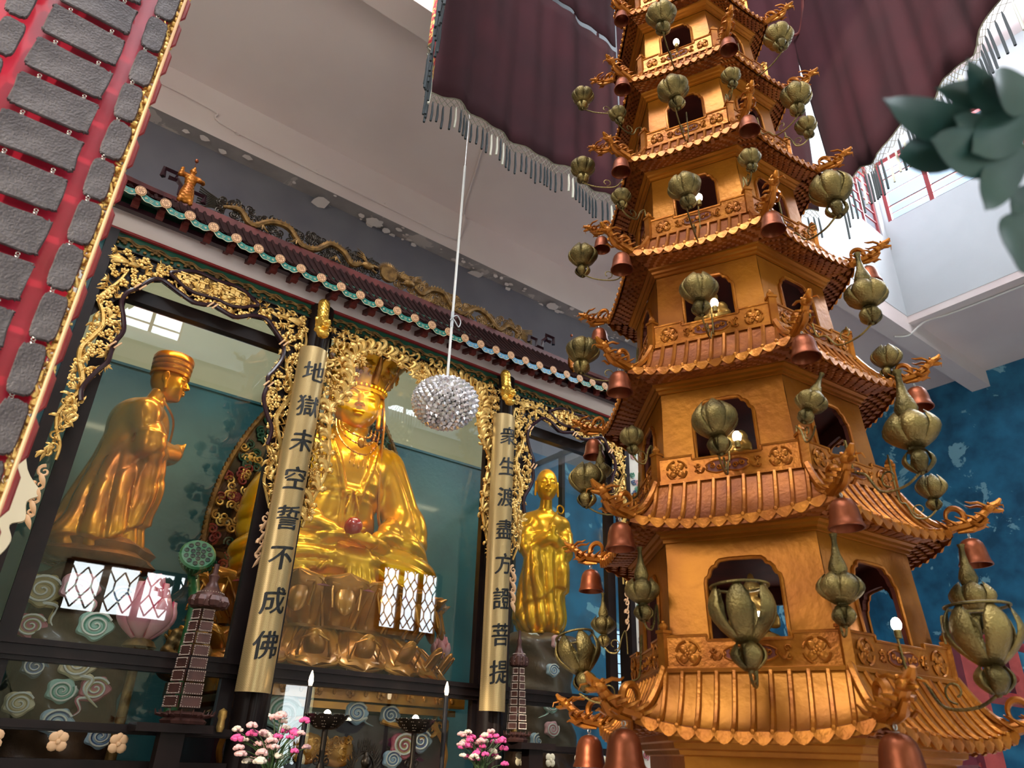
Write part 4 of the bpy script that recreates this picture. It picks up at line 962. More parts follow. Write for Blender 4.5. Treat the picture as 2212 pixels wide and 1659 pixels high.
for s,x0,x1 in ((-1,.62,-.15),(1,5.62,6.35)):
    m=MB(); P=[(x0,6.3,6.2),(x0+(x1-x0)*.4,6.05,6.02),(x1,5.75,ez(x1)+.10)]; m.tube(smooth_path(P,6),.04,6); ri(m.obj('hip_ridge','dark_red',rf))
m=MB(); m.bx(-.1,6.3,5.84,5.90,5.60,5.645); ri(m.obj('purlin','maroon_lacquer',rf,smooth=False))
m=MB(); m.bx(-.1,6.3,5.93,5.98,5.70,5.80); ri(m.obj('wall_plate','deep_green',rf,smooth=False))
m=MB(); G=[[(x,5.70,ez(x)-.035) for x in np.linspace(-.12,6.32,40)],[(x,5.98,5.78) for x in np.linspace(-.12,6.32,40)]]; m.grid(G); ri(m.obj('soffit_board','deep_green',rf))
CO=None;RA=None;SC={}
n_=32
for i in range(-2,30):
    x=.28+.2035*i
    if x<-.1 or x>6.3: continue
    z=ez(x)
    if RA is None:
        mb=MB(); mb.add([(-.022,5.70,-.045),(.022,5.70,-.045),(.022,5.70,.0),(-.022,5.70,.0),(-.022,6.0,.02),(.022,6.0,.02),(.022,6.0,.075),(-.022,6.0,.075)],[(0,1,2,3),(4,7,6,5),(0,4,5,1),(3,2,6,7),(0,3,7,4),(1,5,6,2)]); mb.box((0,5.80,-.03),(.06,.05,.07)); RA=ri(mb.obj('rafter','dark_red',rf,smooth=False)); RA.location=(x,0,z); RA.matrix_parent_inverse=Matrix.Translation((-3.1,-6,-5.5))
    else: o_=RA.copy(); C.objects.link(o_); o_.location=(x,0,z)
    if CO is None:
        mb=MB(); mb.prism([(.045*math.cos(a),.045*math.sin(a)) for a in np.linspace(0,2*PI,33)[:-1]],.014,None,0,bev=.003)
        mb.tube([(.037*math.cos(a),-.0145,.037*math.sin(a)) for a in np.linspace(0,2*PI,25)[:-1]],.0024,4,1,closed=True)
        for q in range(4): mb.tube(spiral(.017*math.cos(PI/4+q*PI/2),.017*math.sin(PI/4+q*PI/2),.011,.003,.9,q*PI/2,9,1,-.0145),.0019,4,1)
        mb.tube([(-.03,-.0145,0),(.03,-.0145,0)],.0017,4,1); mb.tube([(0,-.0145,-.03),(0,-.0145,.03)],.0017,4,1)
        CO=ri(mb.obj('round_eave_tile',['coin_peach','dark_red'],rf)); CO.location=(x,5.655,z)
    else: o_=CO.copy(); C.objects.link(o_); o_.location=(x,5.655,z)
    blue=3.38<x<5.1; key='sky_blue' if blue else 'teal'
    if key not in SC:
        mb=MB(); u=np.linspace(0,1,15); topc=[(q*.2035,.018-.030*math.sin(PI*q)) for q in u]; bot=[(q*.2035,-.022-.050*math.sin(PI*q)**.8+.008*math.cos(q*4*PI)*math.sin(PI*q)) for q in u]
        mb.prism(topc+bot[::-1],.008); mb.tube([(p[0],-.010,p[1]) for p in bot],.003,4,1)
        for q in(.28,.72): mb.tube(spiral(q*.2035,-.038,.011,.002,1.1,0 if q<.5 else PI,10,1 if q<.5 else -1,-.010),.0022,4,1)
        for d in(0,.014): mb.tube([(.088,-.010,-.030-d),(.1017,-.010,-.036-d),(.116,-.010,-.030-d)],.002,4,1)
        SC[key]=ri(mb.obj('scalloped_drip_tile',[key,'cream'],rf)); SC[key].location=(x,5.665,z-.004); o_=SC[key]
    else: o_=SC[key].copy(); C.objects.link(o_); o_.location=(x,5.665,z-.004)
    sl=(ez(x+.2035)-z)/.2035; o_.rotation_euler=(0,-math.atan(sl),0)
# ridge ornament: two dragons chasing a sun disc, key-fret ends
def ridge_dragon(mir):
    f=(lambda x:5.72-x) if mir else (lambda x:x); m=MB(); R_=random.Random(3); body=smooth_path([(f(a),6.28,b) for a,b in ((1.02,6.34),(1.18,6.38),(1.32,6.27),(1.5,6.40),(1.68,6.42),(1.85,6.28),(2.0,6.30),(2.14,6.44),(2.30,6.42),(2.42,6.31),(2.52,6.36))],8)
    m.tube(body,np.interp(np.linspace(0,1,len(body)),[0,.1,.8,1],[.012,.032,.036,.03]),8)
    for i in range(2,len(body)-1,2):
        p=body[i]; m.tube([p+[0,-.01,.025],p+[0,-.01,.06]],[.012,.001],4)
    hx=f(2.60); s=-1 if mir else 1; m.ell((hx,6.26,6.36),(.075,.04,.045),10); m.tube([(hx+s*.05,6.26,6.38),(hx+s*.12,6.26,6.39)],[.026,.014],6); m.tube([(hx+s*.05,6.26,6.33),(hx+s*.11,6.26,6.315)],[.018,.01],6)
    for q in range(4): m.tube([(hx-s*.02,6.25,6.39),(hx-s*.08,6.25,6.42+.02*q),(hx-s*.16,6.25,6.43+.03*q)],[.012,.009,.002],5)
    for x in (1.42,1.78,2.22):
        for q in range(3): m.tube([(f(x),6.25,6.30),(f(x)+(q-1)*.04,6.24,6.25),(f(x)+(q-1)*.07,6.24,6.235)],[.015,.01,.003],5)
    o_=ri(m.obj('ridge_dragon','antique_gold',rf)); m=MB()
    for q in range(150):
        x=R_.uniform(.95,2.75); z=R_.uniform(6.24,6.47); m.tube(spiral(f(x),z,.045,.006,1.6,R_.uniform(0,6),16,R_.choice([-1,1]),6.29),.008,5)
    for q in range(9): m.tube(smooth_path([(f(1.05),6.3,6.28+.012*q),(f(.95),6.3,6.30+.015*q),(f(.86),6.3,6.27+.022*q),(f(.78),6.3,6.25+.028*q)],4),.008,5)
    m.obj('cloud_scrolls','bronze_black' if not mir else 'antique_gold',o_)
    m=MB(); 
    for P in ([(.44,6.36),(.44,6.46),(.56,6.46),(.56,6.38),(.49,6.38)],[(.56,6.40),(.62,6.34),(.62,6.24),(.72,6.24),(.72,6.33),(.84,6.33),(.84,6.25)]): m.tube([(f(a),6.28,b+.03) for a,b in P],.028,4,0)
    ri(m.obj('key_fret_end','maroon_lacquer',rf,smooth=False))
ridge_dragon(False); ridge_dragon(True)
m=MB(); m.lathe([(0,-.02),(.10,-.02),(.10,.02),(0,.02)],24,0,T(2.86,6.28,6.38)@RX(PI/2))
for q in range(20): a=PI*(q+.5)/20; m.tube([(2.86+.10*math.cos(a),6.27,6.38+.10*math.sin(a)),(2.86+.15*math.cos(a+.1),6.27,6.38+.15*math.sin(a+.1))],[.012,.002],4)
ri(m.obj('sun_disc','antique_gold',rf))
# warriors standing on the eave corners
def warriorf(P):
    d=sE(P,(0,0,.10),(.055,.045,.11)); d=smin(d,sE(P,(0,0,.24),(.05,.04,.07)),.03); d=smin(d,sE(P,(0,-.005,.335),(.028,.03,.036)),.012); d=smin(d,sC(P,(0,0,.36),(.01,0,.40),.018,.006),.01)
    for s in(-1,1):
        d=smin(d,sC(P,(s*.03,0,.09),(s*.045,-.01,.0),.028,.022),.02); d=smin(d,sC(P,(s*.05,0,.28),(s*.095,-.02,.25),.024,.02),.015)
    d=smin(d,sC(P,(-.095,-.02,.25),(-.09,-.03,.31),.02,.016),.01); d=smin(d,sC(P,(.095,-.02,.25),(.07,-.07,.22),.02,.016),.01)
    return d+.0035*np.sin(P[:,2]*190)*np.cos(P[:,0]*90)
wr=sdf_obj('warrior_figurine',warriorf,(-.13,-.11,-.03),(.13,.07,.44),.0065,'pagoda_trim'); wr.location=(.62,5.72,5.80)
tag(wr,'small orange-gold warrior figurine standing on the left end of the shrine eave','figurine','warrior figurines on the shrine eave')
m=MB(); m.ell((0,0,.47),(.018,.018,.02),8); m.tube([(0,0,.40),(0,0,.47)],.002,4); m.obj('pompom','copper',wr)
w2=dup(wr,None,(5.15,5.78,5.78),.6,'dark gilt figurine seen from the side at the far right end of the shrine eave')
# ================================================================ statues and things inside the shrine
def at(px,py,Y):   # a photographed point on the vertical plane y=Y
    v=CX*((px-1106)/1578.35)*0; a=(px-1106)/1578.35; b=(py-829.5)/1578.35
    d=Vector((CX.x*a+CY.x*b+CZ.x, CX.y*a+CY.y*b+CZ.y, CX.z*a+CY.z*b+CZ.z)); t=Y/d.y; return Vector((d.x*t,Y,1.6+d.z*t))
def headf(P,ears=1.0):
    d=sE(P,(0,0,.05),(.225,.255,.29)); d=smin(d,sE(P,(0,-.05,-.13),(.185,.185,.165)),.07)
    for s in(-1,1): d=smin(d,sE(P,(s*.105,-.135,-.075),(.085,.09,.10)),.06)
    d=smin(d,sE(P,(0,-.175,-.235),(.055,.045,.04)),.05)
    for s in(-1,1):
        d=smax(d,-sE(P,(s*.093,-.300,.035),(.062,.055,.034)),.03)
        d=smin(d,sE(P,(s*.093,-.222,.020),(.056,.036,.026)),.012)
        d=smax(d,-sE(P,(s*.093,-.262,.002),(.050,.022,.0045),rot('Y',s*.12)),.006)
        q=[(s*.025,-.258,.075),(s*.09,-.252,.105),(s*.165,-.205,.075)]
        d=smin(d,sC(P,q[0],q[1],.009,.008),.010); d=smin(d,sC(P,q[1],q[2],.008,.005),.010)
        d=smin(d,sE(P,(s*.030,-.268,-.062),(.021,.024,.019)),.012)
        d=smin(d,sE(P,(s*.232,.0,.01),(.026,.055,.095),rot('Z',s*.25)),.015); d=smin(d,sC(P,(s*.235,-.012,-.06),(s*.238,-.03,-.06-.15*ears),.026,.024),.02)
        d=smax(d,-sE(P,(s*.262,-.018,.01),(.012,.028,.055)),.012)
    d=smin(d,sC(P,(0,-.232,.07),(0,-.297,-.052),.014,.028),.022)
    d=smin(d,sE(P,(0,-.252,-.130),(.058,.024,.0135)),.010); d=smin(d,sE(P,(0,-.246,-.160),(.043,.026,.016)),.010)
    d=smax(d,-sE(P,(0,-.280,-.1455),(.060,.022,.0028)),.005); d=smin(d,sE(P,(0,-.262,.125),(.013,.008,.013)),.004)
    return d
def ridges(ph,w=.35): s=np.abs(np.sin(ph*.5)); return 1-s**.55
def buddhaf(P):
    x,y,z=P[:,0],P[:,1],P[:,2]; ax=np.abs(x)
    d=sE(P,(0,-.12,.14),(.86,.42,.17))
    for s in(-1,1):
        d=smin(d,sE(P,(s*.60,-.22,.22),(.42,.40,.27)),.10); d=smin(d,sC(P,(s*.72,-.30,.26),(-s*.10,-.52,.22),.20,.13),.09)
    d=smin(d,sE(P,(0,.02,.72),(.40,.31,.62)),.16); d=smin(d,sE(P,(0,-.03,1.16),(.44,.29,.36)),.15)
    d=smin(d,sC(P,(-.40,.0,1.36),(.40,.0,1.36),.17),.12); d=smin(d,sC(P,(0,.0,1.50),(0,-.05,1.95),.20,.165),.10)
    for s in(-1,1):
        d=smin(d,sC(P,(s*.50,.0,1.32),(s*.68,-.06,.78),.185,.22),.08); d=smin(d,sC(P,(s*.68,-.10,.74),(s*.26,-.50,.47),.20,.10),.08)
        d=smin(d,sE(P,(s*.80,-.06,.60),(.17,.26,.34)),.08); d=smin(d,sE(P,(s*.58,-.34,.50),(.26,.16,.14)),.08)
    # hands laid one on the other, with fingers
    for s in(-1,1):
        hz=.43 if s<0 else .395
        d=smin(d,sC(P,(s*.24,-.54,.45),(s*.10,-.66,hz),.062,.05),.03); d=smin(d,sE(P,(s*.05,-.68,hz),(.12,.075,.034)),.02)
        for f in range(4): d=smin(d,sC(P,(-s*.02,-.72+f*.038,hz+.004),(-s*(.16-.015*abs(f-1.5)),-.715+f*.036,hz),.021,.017),.006)
        d=smin(d,sC(P,(s*.10,-.70,hz+.03),(s*.015,-.735,hz+.065),.024,.018),.01)
    # hem cascading over the front
    d=smin(d,sE(P,(0,-.46,.08),(.34,.12,.13)),.06)
    for k in range(6): d=smin(d,sC(P,(.02+(k-2.5)*.035,-.60,.34),(.07+(k-2.5)*.060,-.68+.02*(k%2),-.03),.022,.030),.012)
    for s in(-1,1):
        for k in range(4): d=smin(d,sC(P,(s*(.20+.05*k),-.60+.02*k,.30-.03*k),(s*(.36+.13*k),-.56+.05*k,.05),.020,.030),.022)
        d=smin(d,sC(P,(s*.42,-.60,.07),(s*.74,-.44,.07),.045,.055),.02)
    d=smin(d,sC(P,(.62,-.36,.40),(.86,-.30,.36),.07,.045),.03)
    # drapery relief
    up=np.clip((z-.45)/.3,0,1); lap=1-up
    f1=ridges(26*ax+9*z+1.2*np.sin(5*z)); f2=ridges(30*np.hypot(x*.8,(z+.25)*1.6)+3*np.arctan2(z,ax+.05))
    f3=ridges(20*z+16*ax-3)
    arms=np.clip((ax-.40)/.12,0,1)
    d=d+.045*f1*arms*up+.040*f2*lap*np.clip((ax-.1)/.2,0,1)+.026*f3*np.clip(1-arms,0,1)*up*np.clip((ax-.18)/.06,0,1)*np.clip((1.45-z)/.1,0,1)
    # V-shaped open robe: the bare chest sits lower than the lapels; belt with bow
    vw=.035+.19*np.clip((z-.82)/.62,0,1)
    ch=np.clip((vw-ax)/.02,0,1)*np.clip((z-.98)/.04,0,1)*np.clip((1.62-z)/.05,0,1)*(y<0)
    lp=np.exp(-((ax-vw-.03)/.020)**2)*np.clip((z-.55)/.1,0,1)*np.clip((1.62-z)/.1,0,1)*(y<0)
    d=d+.030*ch-.034*lp
    ft=np.clip((.30-ax)/.03,0,1)*(y<0)
    d=d-.018*np.exp(-((z-.93)/.022)**2)*ft-.012*np.exp(-((z-.86)/.016)**2)*ft-.010*np.exp(-((z-1.03-.25*x*x)/.012)**2)*ft
    for s in(-1,1): d=smin(d,sE(P,(s*.055,-.335,.90),(.05,.022,.025),rot('Y',s*.4)),.012); d=smin(d,sC(P,(s*.02,-.34,.89),(s*.07,-.36,.72),.014,.018),.01)
    d=d+.016*ridges(38*z-2*np.cos(9*x),.2)*np.clip((.80-z)/.05,0,1)*np.clip((z-.5)/.05,0,1)*np.clip((.36-ax)/.05,0,1)
    return smax(d,-(z+.06),.02)
bud=empty('seated_buddha_statue',(3.05,7.16,2.98),0,'big seated golden statue with tall crown and hands in its lap, middle of the shrine','statue')
sdf_obj('robed_body',buddhaf,(-1.08,-.86,-.1),(1.08,.50,2.02),.0165,'buddha_gold',bud,S3(1.08,1,1.13))
hd=sdf_obj('head',headf,(-.31,-.35,-.32),(.31,.30,.38),.0088,'buddha_gold',bud,T(0,-.08,2.13)@RZ(R(-15))@RX(R(9))@S3(1.16,1.1,1.08))
cr_=bpy.data.objects.new('crown',None)
m=MB(); m.lathe([(.232,.10),(.262,.10),(.268,.13),(.255,.15),(.266,.17),(.25,.20),(.235,.2)],40); 
for i in range(34): a=2*PI*i/34; m.ell((.268*math.cos(a),.268*math.sin(a)*1.05,.15),(.018,.018,.022),6)
crn=m.obj('crown_band','buddha_gold',hd); m=MB(); m.lathe([(.23,.14),(.24,.30),(.16,.42),(.05,.48),(0,.49)],24); m.obj('hair_dome','monk_gold',hd)
for i in range(8):
    a=-PI/2+i*2*PI/8; m=MB(); N=9; G=[]
    for t in np.linspace(0,1,N):
        wv_=.118*(1+.12*t)*(1 if t<.72 else math.sqrt(max(0,1-((t-.72)/.28)**2))*1.0+.02); G.append([(u*wv_, -.262-.21*t**1.3+.05*u*u, .17+.37*t) for u in np.linspace(-1,1,9)])
    m.grid(G); m.grid([[(p[0],p[1]+.02,p[2]) for p in g] for g in G]); Mz=RZ(a+PI/2); m.tube([g[0] for g in G]+[g[-1] for g in G[::-1]],.009,5)
    c0=lambda t:(0,-.272-.21*t**1.3,.17+.37*t)
    m.ell(c0(.5),(.045,.018,.05),10)
    for q in range(6): b_=q*PI/3; p=c0(.5); m.ell((p[0]+.05*math.cos(b_),p[1]-.004,p[2]+.05*math.sin(b_)),(.02,.012,.02),7)
    for s in(-1,1): m.tube([(s*.05+ .022*math.cos(b_),c0(.25)[1]-.006,.26+.022*math.sin(b_)) for b_ in np.linspace(0,5,10)],.007,5)
    m.ell(c0(.86),(.02,.012,.03),7)
    o_=m.obj('crown_leaf','buddha_gold',hd,M=Mz)
    m=MB(); m.tube([(.105,-.26,.18),(.118,-.33,.34),(.11,-.40,.50)],[.03,.026,.012],8,flat=.5); m.obj('red_ribbon','throne_gold',o_)
for s in(-1,1):
    m=MB(); m.tube(smooth_path([(s*.25,.0,.10),(s*.285,-.05,-.15),(s*.30,-.09,-.5),(s*.31,-.17,-.85),(s*.34,-.22,-1.15),(s*.38,-.26,-1.3)],5),[.014]*25+[.012],6,flat=2.2); m.obj('crown_ribbon','throne_gold',hd)
m=MB()
for q,(w_,dp) in enumerate(((.17,.16),(.21,.24),(.25,.34))):
    P=[(w_*math.cos(a),-.30-.028*math.sin(-a)-.012*q+ (abs(math.cos(a)))**2*.12,1.60-dp*math.sin(-a)*1.0) for a in np.linspace(-PI,0,25)]; P=[(x,y,1.62+ (z-1.60)) for x,y,z in P]; m.tube(P,.008,5)
    for p in P[2:-2:2]: m.ell(p,.013,6)
for x in (-.10,-.05,0,.05,.10):
    z1=1.62-.34*math.sqrt(1-(x/.25)**2); m.tube([(x,-.345,z1),(x,-.350,z1-.12)],.003,4); m.ell((x,-.352,z1-.13),(.009,.009,.018),6)
m.ell((0,-.345,1.40),(.045,.02,.06),8); m.obj('necklace','throne_gold',bud,M=S3(1.05,1.03,1.13))
m=MB(); m.ell((0,0,0),.092,28); o_=m.obj('red_orb','orb_red'); o_.location=(2.93,6.46,3.545); tag(o_,'glossy dark red ball resting in the hands of the big seated statue','orb')
# mandorla behind
m=MB(); out=[]
for t in np.linspace(0,1,60): z=3.0*t; out.append((1.24*(math.sin(PI*min(1,.28+.72*t)))**.62*(1-.12*t),z))
P=[(x,z) for x,z in out]+[(-x,z) for x,z in out[::-1][1:]]; inn=[(x*.72,z*.92+.05) for x,z in P]
V=[(x,-.03,z) for x,z in P]+[(x,-.03,z) for x,z in inn]+[(x,.03,z) for x,z in P]; k=len(P)
m.add(V,[(i,i+1,k+i+1,k+i) for i in range(k-1)]+[(i+1,i,2*k+i,2*k+i+1) for i in range(k-1)],0)
m.tube([(x,-.04,z) for x,z in P],.032,7,1); m.tube([(x,-.04,z) for x,z in inn],.018,6,1)
for i in range(0,k-1): m.ell((P[i][0]*1.02,-.05,P[i][1]*1.0),(.022,.022,.03),6,1)
R_=random.Random(2)
for i in range(190):
    j=R_.randrange(k-1); u=R_.uniform(.12,.9); x=P[j][0]*(1-u)+inn[j][0]*u; z=P[j][1]*(1-u)+inn[j][1]*u
    m.tube(spiral(x,z,.055,.01,1.4,R_.uniform(0,6),15,R_.choice([-1,1]),-.05),.013,5,2+(int((P[j][1])/.75)+R_.randrange(2))%3)
o_=m.obj('openwork_halo',['bronze_black','antique_gold','deep_green','red_paint','carved_gold']); o_.location=(3.12,7.86,2.9); tag(o_,'dark openwork flame halo with coloured scrolls standing behind the big seated statue','halo')
# lotus throne
thr=empty('lotus_throne',(3.10,7.24,2.24),0,'copper-gold double lotus throne under the big seated statue','throne'); thr.scale=(1,.76,1)
m=MB(); m.lathe([(0,.72),(1.16,.72),(1.16,.69),(1.02,.60),(.96,.44),(.94,.36),(.96,.32),(1.02,.22),(1.10,.0),(0,0)],48); m.obj('throne_core','throne_gold',thr)
m=MB(); m.lathe([(1.10,.705),(1.22,.735),(1.24,.69)],48); m.obj('red_rim','red_paint',thr)
def bigpetal(up):
    m=MB(); N=11; G=[]
    for t in np.linspace(0,1,N):
        w_=.20*(.80+.42*t-.10*t*t)*(1 if t<.70 else math.sqrt(max(0.0,1-((t-.70)/.30)**2))+.03)
        r=1.02+.34*t**1.5+.04*math.sin(PI*t) if up else 1.04+.36*t**.8; z=.38+.42*t if up else .34-.30*t-.04*t*t
        G.append([((r-.07*u*u)*math.cos(u*w_/1.1),(r-.07*u*u)*math.sin(u*w_/1.1),z) for u in np.linspace(-1,1,11)])
    m.grid(G); 
    E=[g[0] for g in G]+[g[-1] for g in G[::-1]]; m.tube(E,.020,6); E=[G[i][2] for i in range(1,9)]+[G[i][8] for i in range(8,0,-1)]; m.tube([(p[0]*1.01,p[1],p[2]) for p in E],.012,5)
    t=.62; r=1.02+.34*t**1.5+.05 if up else 1.04+.36*t**.8+.02; z=(.38+.42*t) if up else .34-.30*t-.04*t*t
    Mx=Matrix.Translation((r-.01,0,z))@Matrix.Rotation(PI/2,4,'Z')@RX(R(-18 if up else 35))
    m.ell((0,0,-.06 if up else .05),(.10,.045,.15),14,0,Mx)
    for s in(-1,1):
        m.tube(spiral(s*.055,.10 if up else -.10,.050,.005,1.4,PI/2,18,s,-.045),.013,5,0,M=Mx)
        m.tube([(s*.12,-.03,-.16),(s*.135,-.035,0),(s*.12,-.04,.12),(s*.03,-.045,.17)],.010,5,0,M=Mx)
    return m.obj('upper_petal' if up else 'lower_petal','throne_gold',thr)
for up in (True,False):
    p0=bigpetal(up)
    for i in range(18):
        o_=p0 if i==0 else dup(p0,thr); o_.rotation_euler=(0,0,2*PI*(i+(.5 if not up else 0))/18); 
# carved altar plinth beneath the throne
pl=empty('carved_plinth',(3.1,7.2,0),0,'gilt carved plinth with painted clouds below the lotus throne','plinth')
def wl(o): o.matrix_parent_inverse=Matrix.Translation(-o.parent.location); return o
m=MB(); m.bx(2.0,4.15,6.42,7.9,.6,1.90); wl(m.obj('plinth_body','maroon_lacquer',pl,smooth=False))
for z0,z1,e in ((2.14,2.24,.02),(2.00,2.13,.10),(1.93,1.985,.04),(1.35,1.40,.06),(1.0,1.3,.1)):
    m=MB(); m.bx(2.0-e,4.15+e,6.42-e,7.9,z0,z1)
    if z1==2.13:
        for i in range(15):
            x=2.0+.15*i; (blossom(m,x,2.065,.045,6.31) if i%2 else m.ell((x,6.315,2.065),(.02,.012,.03),8))
    wl(m.obj('gilt_band','throne_gold',pl,smooth=False))
m=MB()
for s,x in ((1,2.12),(-1,4.03)):
    for q in range(3): P=spiral(x+s*.10*q,1.84-.03*q,.09-.015*q,.01,1.4,PI/2,20,s,6.38); m.tube(P,np.linspace(.024,.008,20),6)
    m.tube(smooth_path([(x-s*.04,6.38,1.45),(x-s*.08,6.38,1.6),(x-s*.02,6.38,1.75),(x+s*.12,6.38,1.86),(x+s*.4,6.38,1.83),(x+s*.62,6.38,1.86)],6),.026,6)
wl(m.obj('scroll_bracket','throne_gold',pl))
def cloud(parent,p,r,colr,tail=(-1,-1.2),s=1,two='cloud_white'):
    x,y,z=p; m=MB(); P=[(x+r*math.cos(a)*(1+.10*math.cos(5*a)),z+.82*r*math.sin(a)*(1+.10*math.cos(5*a+1))) for a in np.linspace(0,2*PI,40)[:-1]]
    m.prism(P,.035,T(0,y,0),0,bev=.012)
    for k,(rr,mm) in enumerate(((.86,1),(.64,1),(.42,1))): pass
    q=spiral(x,z,r*.88,.01,2.3,.5,46,s,y-.038); m.tube([(a,b,z+(c-z)*.85) for a,b,c in q],np.linspace(r*.085,r*.05,46),6,1)
    q=spiral(x,z,r*.76,.01,2.1,.5,40,s,y-.036); m.tube([(a,b,z+(c-z)*.85) for a,b,c in q],np.linspace(r*.07,r*.04,40),5,2)
    if tail:
        tx,tz=tail; T_=smooth_path([(x+.2*r*tx,y-.01,z-.6*r),(x+.9*r*tx,y-.02,z+.75*r*tz),(x+.7*r*tx+.1*r,y-.02,z+1.5*r*tz),(x+1.6*r*tx,y-.01,z+2.2*r*tz)],6)
        m.tube(T_,np.linspace(r*.26,r*.03,len(T_)),7,0,flat=.5); m.tube(T_-np.array([0,.02,0]),np.linspace(r*.10,r*.01,len(T_)),5,1,flat=.5)
    o=m.obj('painted_cloud',[colr,two,'cloud_navy' if colr in('cloud_blue','cloud_grey') else colr.replace('pink','rose').replace('green','leaf').replace('cream','ochre') if colr in('cloud_pink','cloud_green','cloud_cream') else 'cloud_ochre'],parent); 
    return wl(o)
for px,py,r,c,t in ((610,1540,.17,'cloud_green',None),(768,1540,.11,'cloud_blue',(1,-.4)),(840,1545,.10,'cloud_grey',None),(870,1610,.13,'cloud_rose',None),(845,1640,.09,'cloud_blue',None),(905,1600,.12,'cloud_grey',None),(600,1625,.12,'cloud_green',None)):
    cloud(pl,at(px,py,6.40),r,c,t)
m=MB(); R_=random.Random(4)
for (x,z) in ((2.75,1.62),(3.02,1.60)):
    m.ell((x,6.36,z),(.16,.06,.12),12); 
    for q in range(14): m.tube(spiral(x+R_.uniform(-.14,.14),z+R_.uniform(-.08,.1),.035,.006,1.2,R_.uniform(0,6),10,1,6.31),.009,5)
wl(m.obj('carved_lion_relief','throne_gold',pl))
# rock pedestals with painted clouds
def pedestal(x,y,z0,z1,rx,label,seed,clouds):
    p=empty('cloud_pedestal',(x,y,z0),0,label,'pedestal'); H=z1-z0
    def f(P):
        d=sC(P,(0,0,.2),(0,0,H-.32),rx*.98,rx*.92); d=smin(d,sE(P,(0,0,H-.14),(rx*1.12,rx*.9,.15)),.08)
        s=seed; n=.035*np.sin(7*P[:,0]+s)*np.sin(6*P[:,2]+2*s)+.02*np.sin(17*P[:,0]+9*P[:,2]+s)+.012*np.sin(31*P[:,2]+13*P[:,0])
        return smax(d+n,P[:,2]-H,.03)
    sdf_obj('rock_body',f,(-rx*1.3,-rx*1.2,-.2),(rx*1.3,rx*1.2,H+.05),.028,'rock_brown',p)
    for px,py,r,c,t,s in clouds:
        q=at(px,py,y-rx*.98); dx=(q.x-x)/rx; q2=at(px,py,y-rx*1.0*math.sqrt(max(.15,1-min(.9,dx*dx*.8)))+.0); cloud(p,q2,r,c,t,s)
pedestal(.93,6.85,1.2,2.87,.43,'brown rock pedestal with painted spiral clouds under the left standing monk statue',1,
 [(90,1275,.145,'cloud_ochre',(1,-1),1),(172,1270,.135,'cloud_pink',(1,-1),-1),(262,1288,.095,'cloud_grey',None,1),(65,1352,.11,'cloud_rose',None,1),(205,1352,.125,'cloud_green',None,1),(168,1435,.125,'cloud_cream',(1,-1),1),(132,1492,.10,'cloud_green',None,-1),(204,1488,.105,'cloud_rose',(-1,-1),1),(75,1440,.09,'cloud_grey',None,1),(120,1560,.11,'cloud_blue',None,1),(215,1590,.10,'cloud_blue',None,-1),(40,1520,.1,'cloud_cream',None,1)])
pedestal(5.60,6.85,1.2,2.90,.40,'brown rock pedestal with pastel clouds under the right standing monk statue',2.3,
 [(1150,1385,.11,'cloud_white',(-1,.1),1),(1205,1388,.10,'cloud_pink',(1,-.8),-1),(1148,1425,.055,'cloud_cream',(0,-1.4),1),(1192,1448,.085,'cloud_blue',None,1),(1190,1520,.11,'cloud_green',(-1,-.6),1),(1190,1575,.095,'cloud_pink',None,-1),(1160,1600,.10,'cloud_blue',(-1,-.5),1),(1140,1500,.08,'cloud_cream',None,1),(1120,1540,.07,'cloud_rose',None,-1)])
# standing monks
def monkf(kas):
    def f(P):
        x,y,z=P[:,0],P[:,1],P[:,2]
        d=sC(P,(-.06,0,.30),(.0,0,1.15),.33,.25); d=smin(d,sE(P,(-.08,0,.16),(.38,.34,.22)),.08); d=smin(d,sE(P,(-.34,0,.12),(.20,.26,.12)),.10); d=smin(d,sE(P,(-.02,0,1.30),(.235,.32,.20)),.10)
        d=smin(d,sC(P,(.03,0,1.38),(.09,0,1.60),.10,.085),.05)
        for s in(-1,1):
            d=smin(d,sC(P,(-.02,s*.27,1.30),(.10,s*.28,.98),.13,.14),.06); d=smin(d,sC(P,(.08,s*.25,1.0),(.33,s*.05,1.06),.115,.07),.05)
            d=smin(d,sE(P,(.13,s*.20,.74),(.15,.11,.34)),.05)
            d=smin(d,sE(P,(.16,s*.12,-.02),(.16,.075,.055)),.03)
        d=smin(d,sE(P,(.36,0,1.10),(.055,.05,.085)),.02)
        for k in range(4): d=smin(d,sC(P,(.36,(k-1.5)*.022,1.12),(.41,(k-1.5)*.02,1.19),.015,.012),.006)
        a=np.arctan2(y,x+.05); low=np.clip((1.0-z)/.5,0,1)
        d=d+.055*low*ridges(12*a+3*z+.8*np.sin(3*z),.2)+.036*ridges(20*z-6*a,.4)*np.clip((z-.55)/.3,0,1)*np.clip((1.35-z)/.1,0,1)*np.clip(np.abs(y)*6-.5,0,1)
        hem=.30+.18*np.sin(a*1.0+.8)+.03*np.sin(5*a); d=d-.045*np.clip((z-hem)/.02,0,1)*np.clip((.9-z)/.4,0,1)
        d=d-.012*np.exp(-((z-1.15-.12*y)/.018)**2)*(x>-.1)
        if kas: d=d+.006*(np.abs(np.sin(z*9.5+y*1.5))<.06)*(z>.4)*(z<1.3)+.006*(np.abs(np.sin(a*4))<.05)*(z>.4)*(z<1.2)
        return smax(d,-(z+.03),.02)
    return f
mk=empty('monk_statue',(.93,6.85,2.88),0,'orange-gold monk statue in profile with a banded hat, in the left shrine bay','statue')
sdf_obj('robed_body',monkf(False),(-.55,-.48,-.08),(.50,.48,1.75),.0155,'monk_gold',mk)
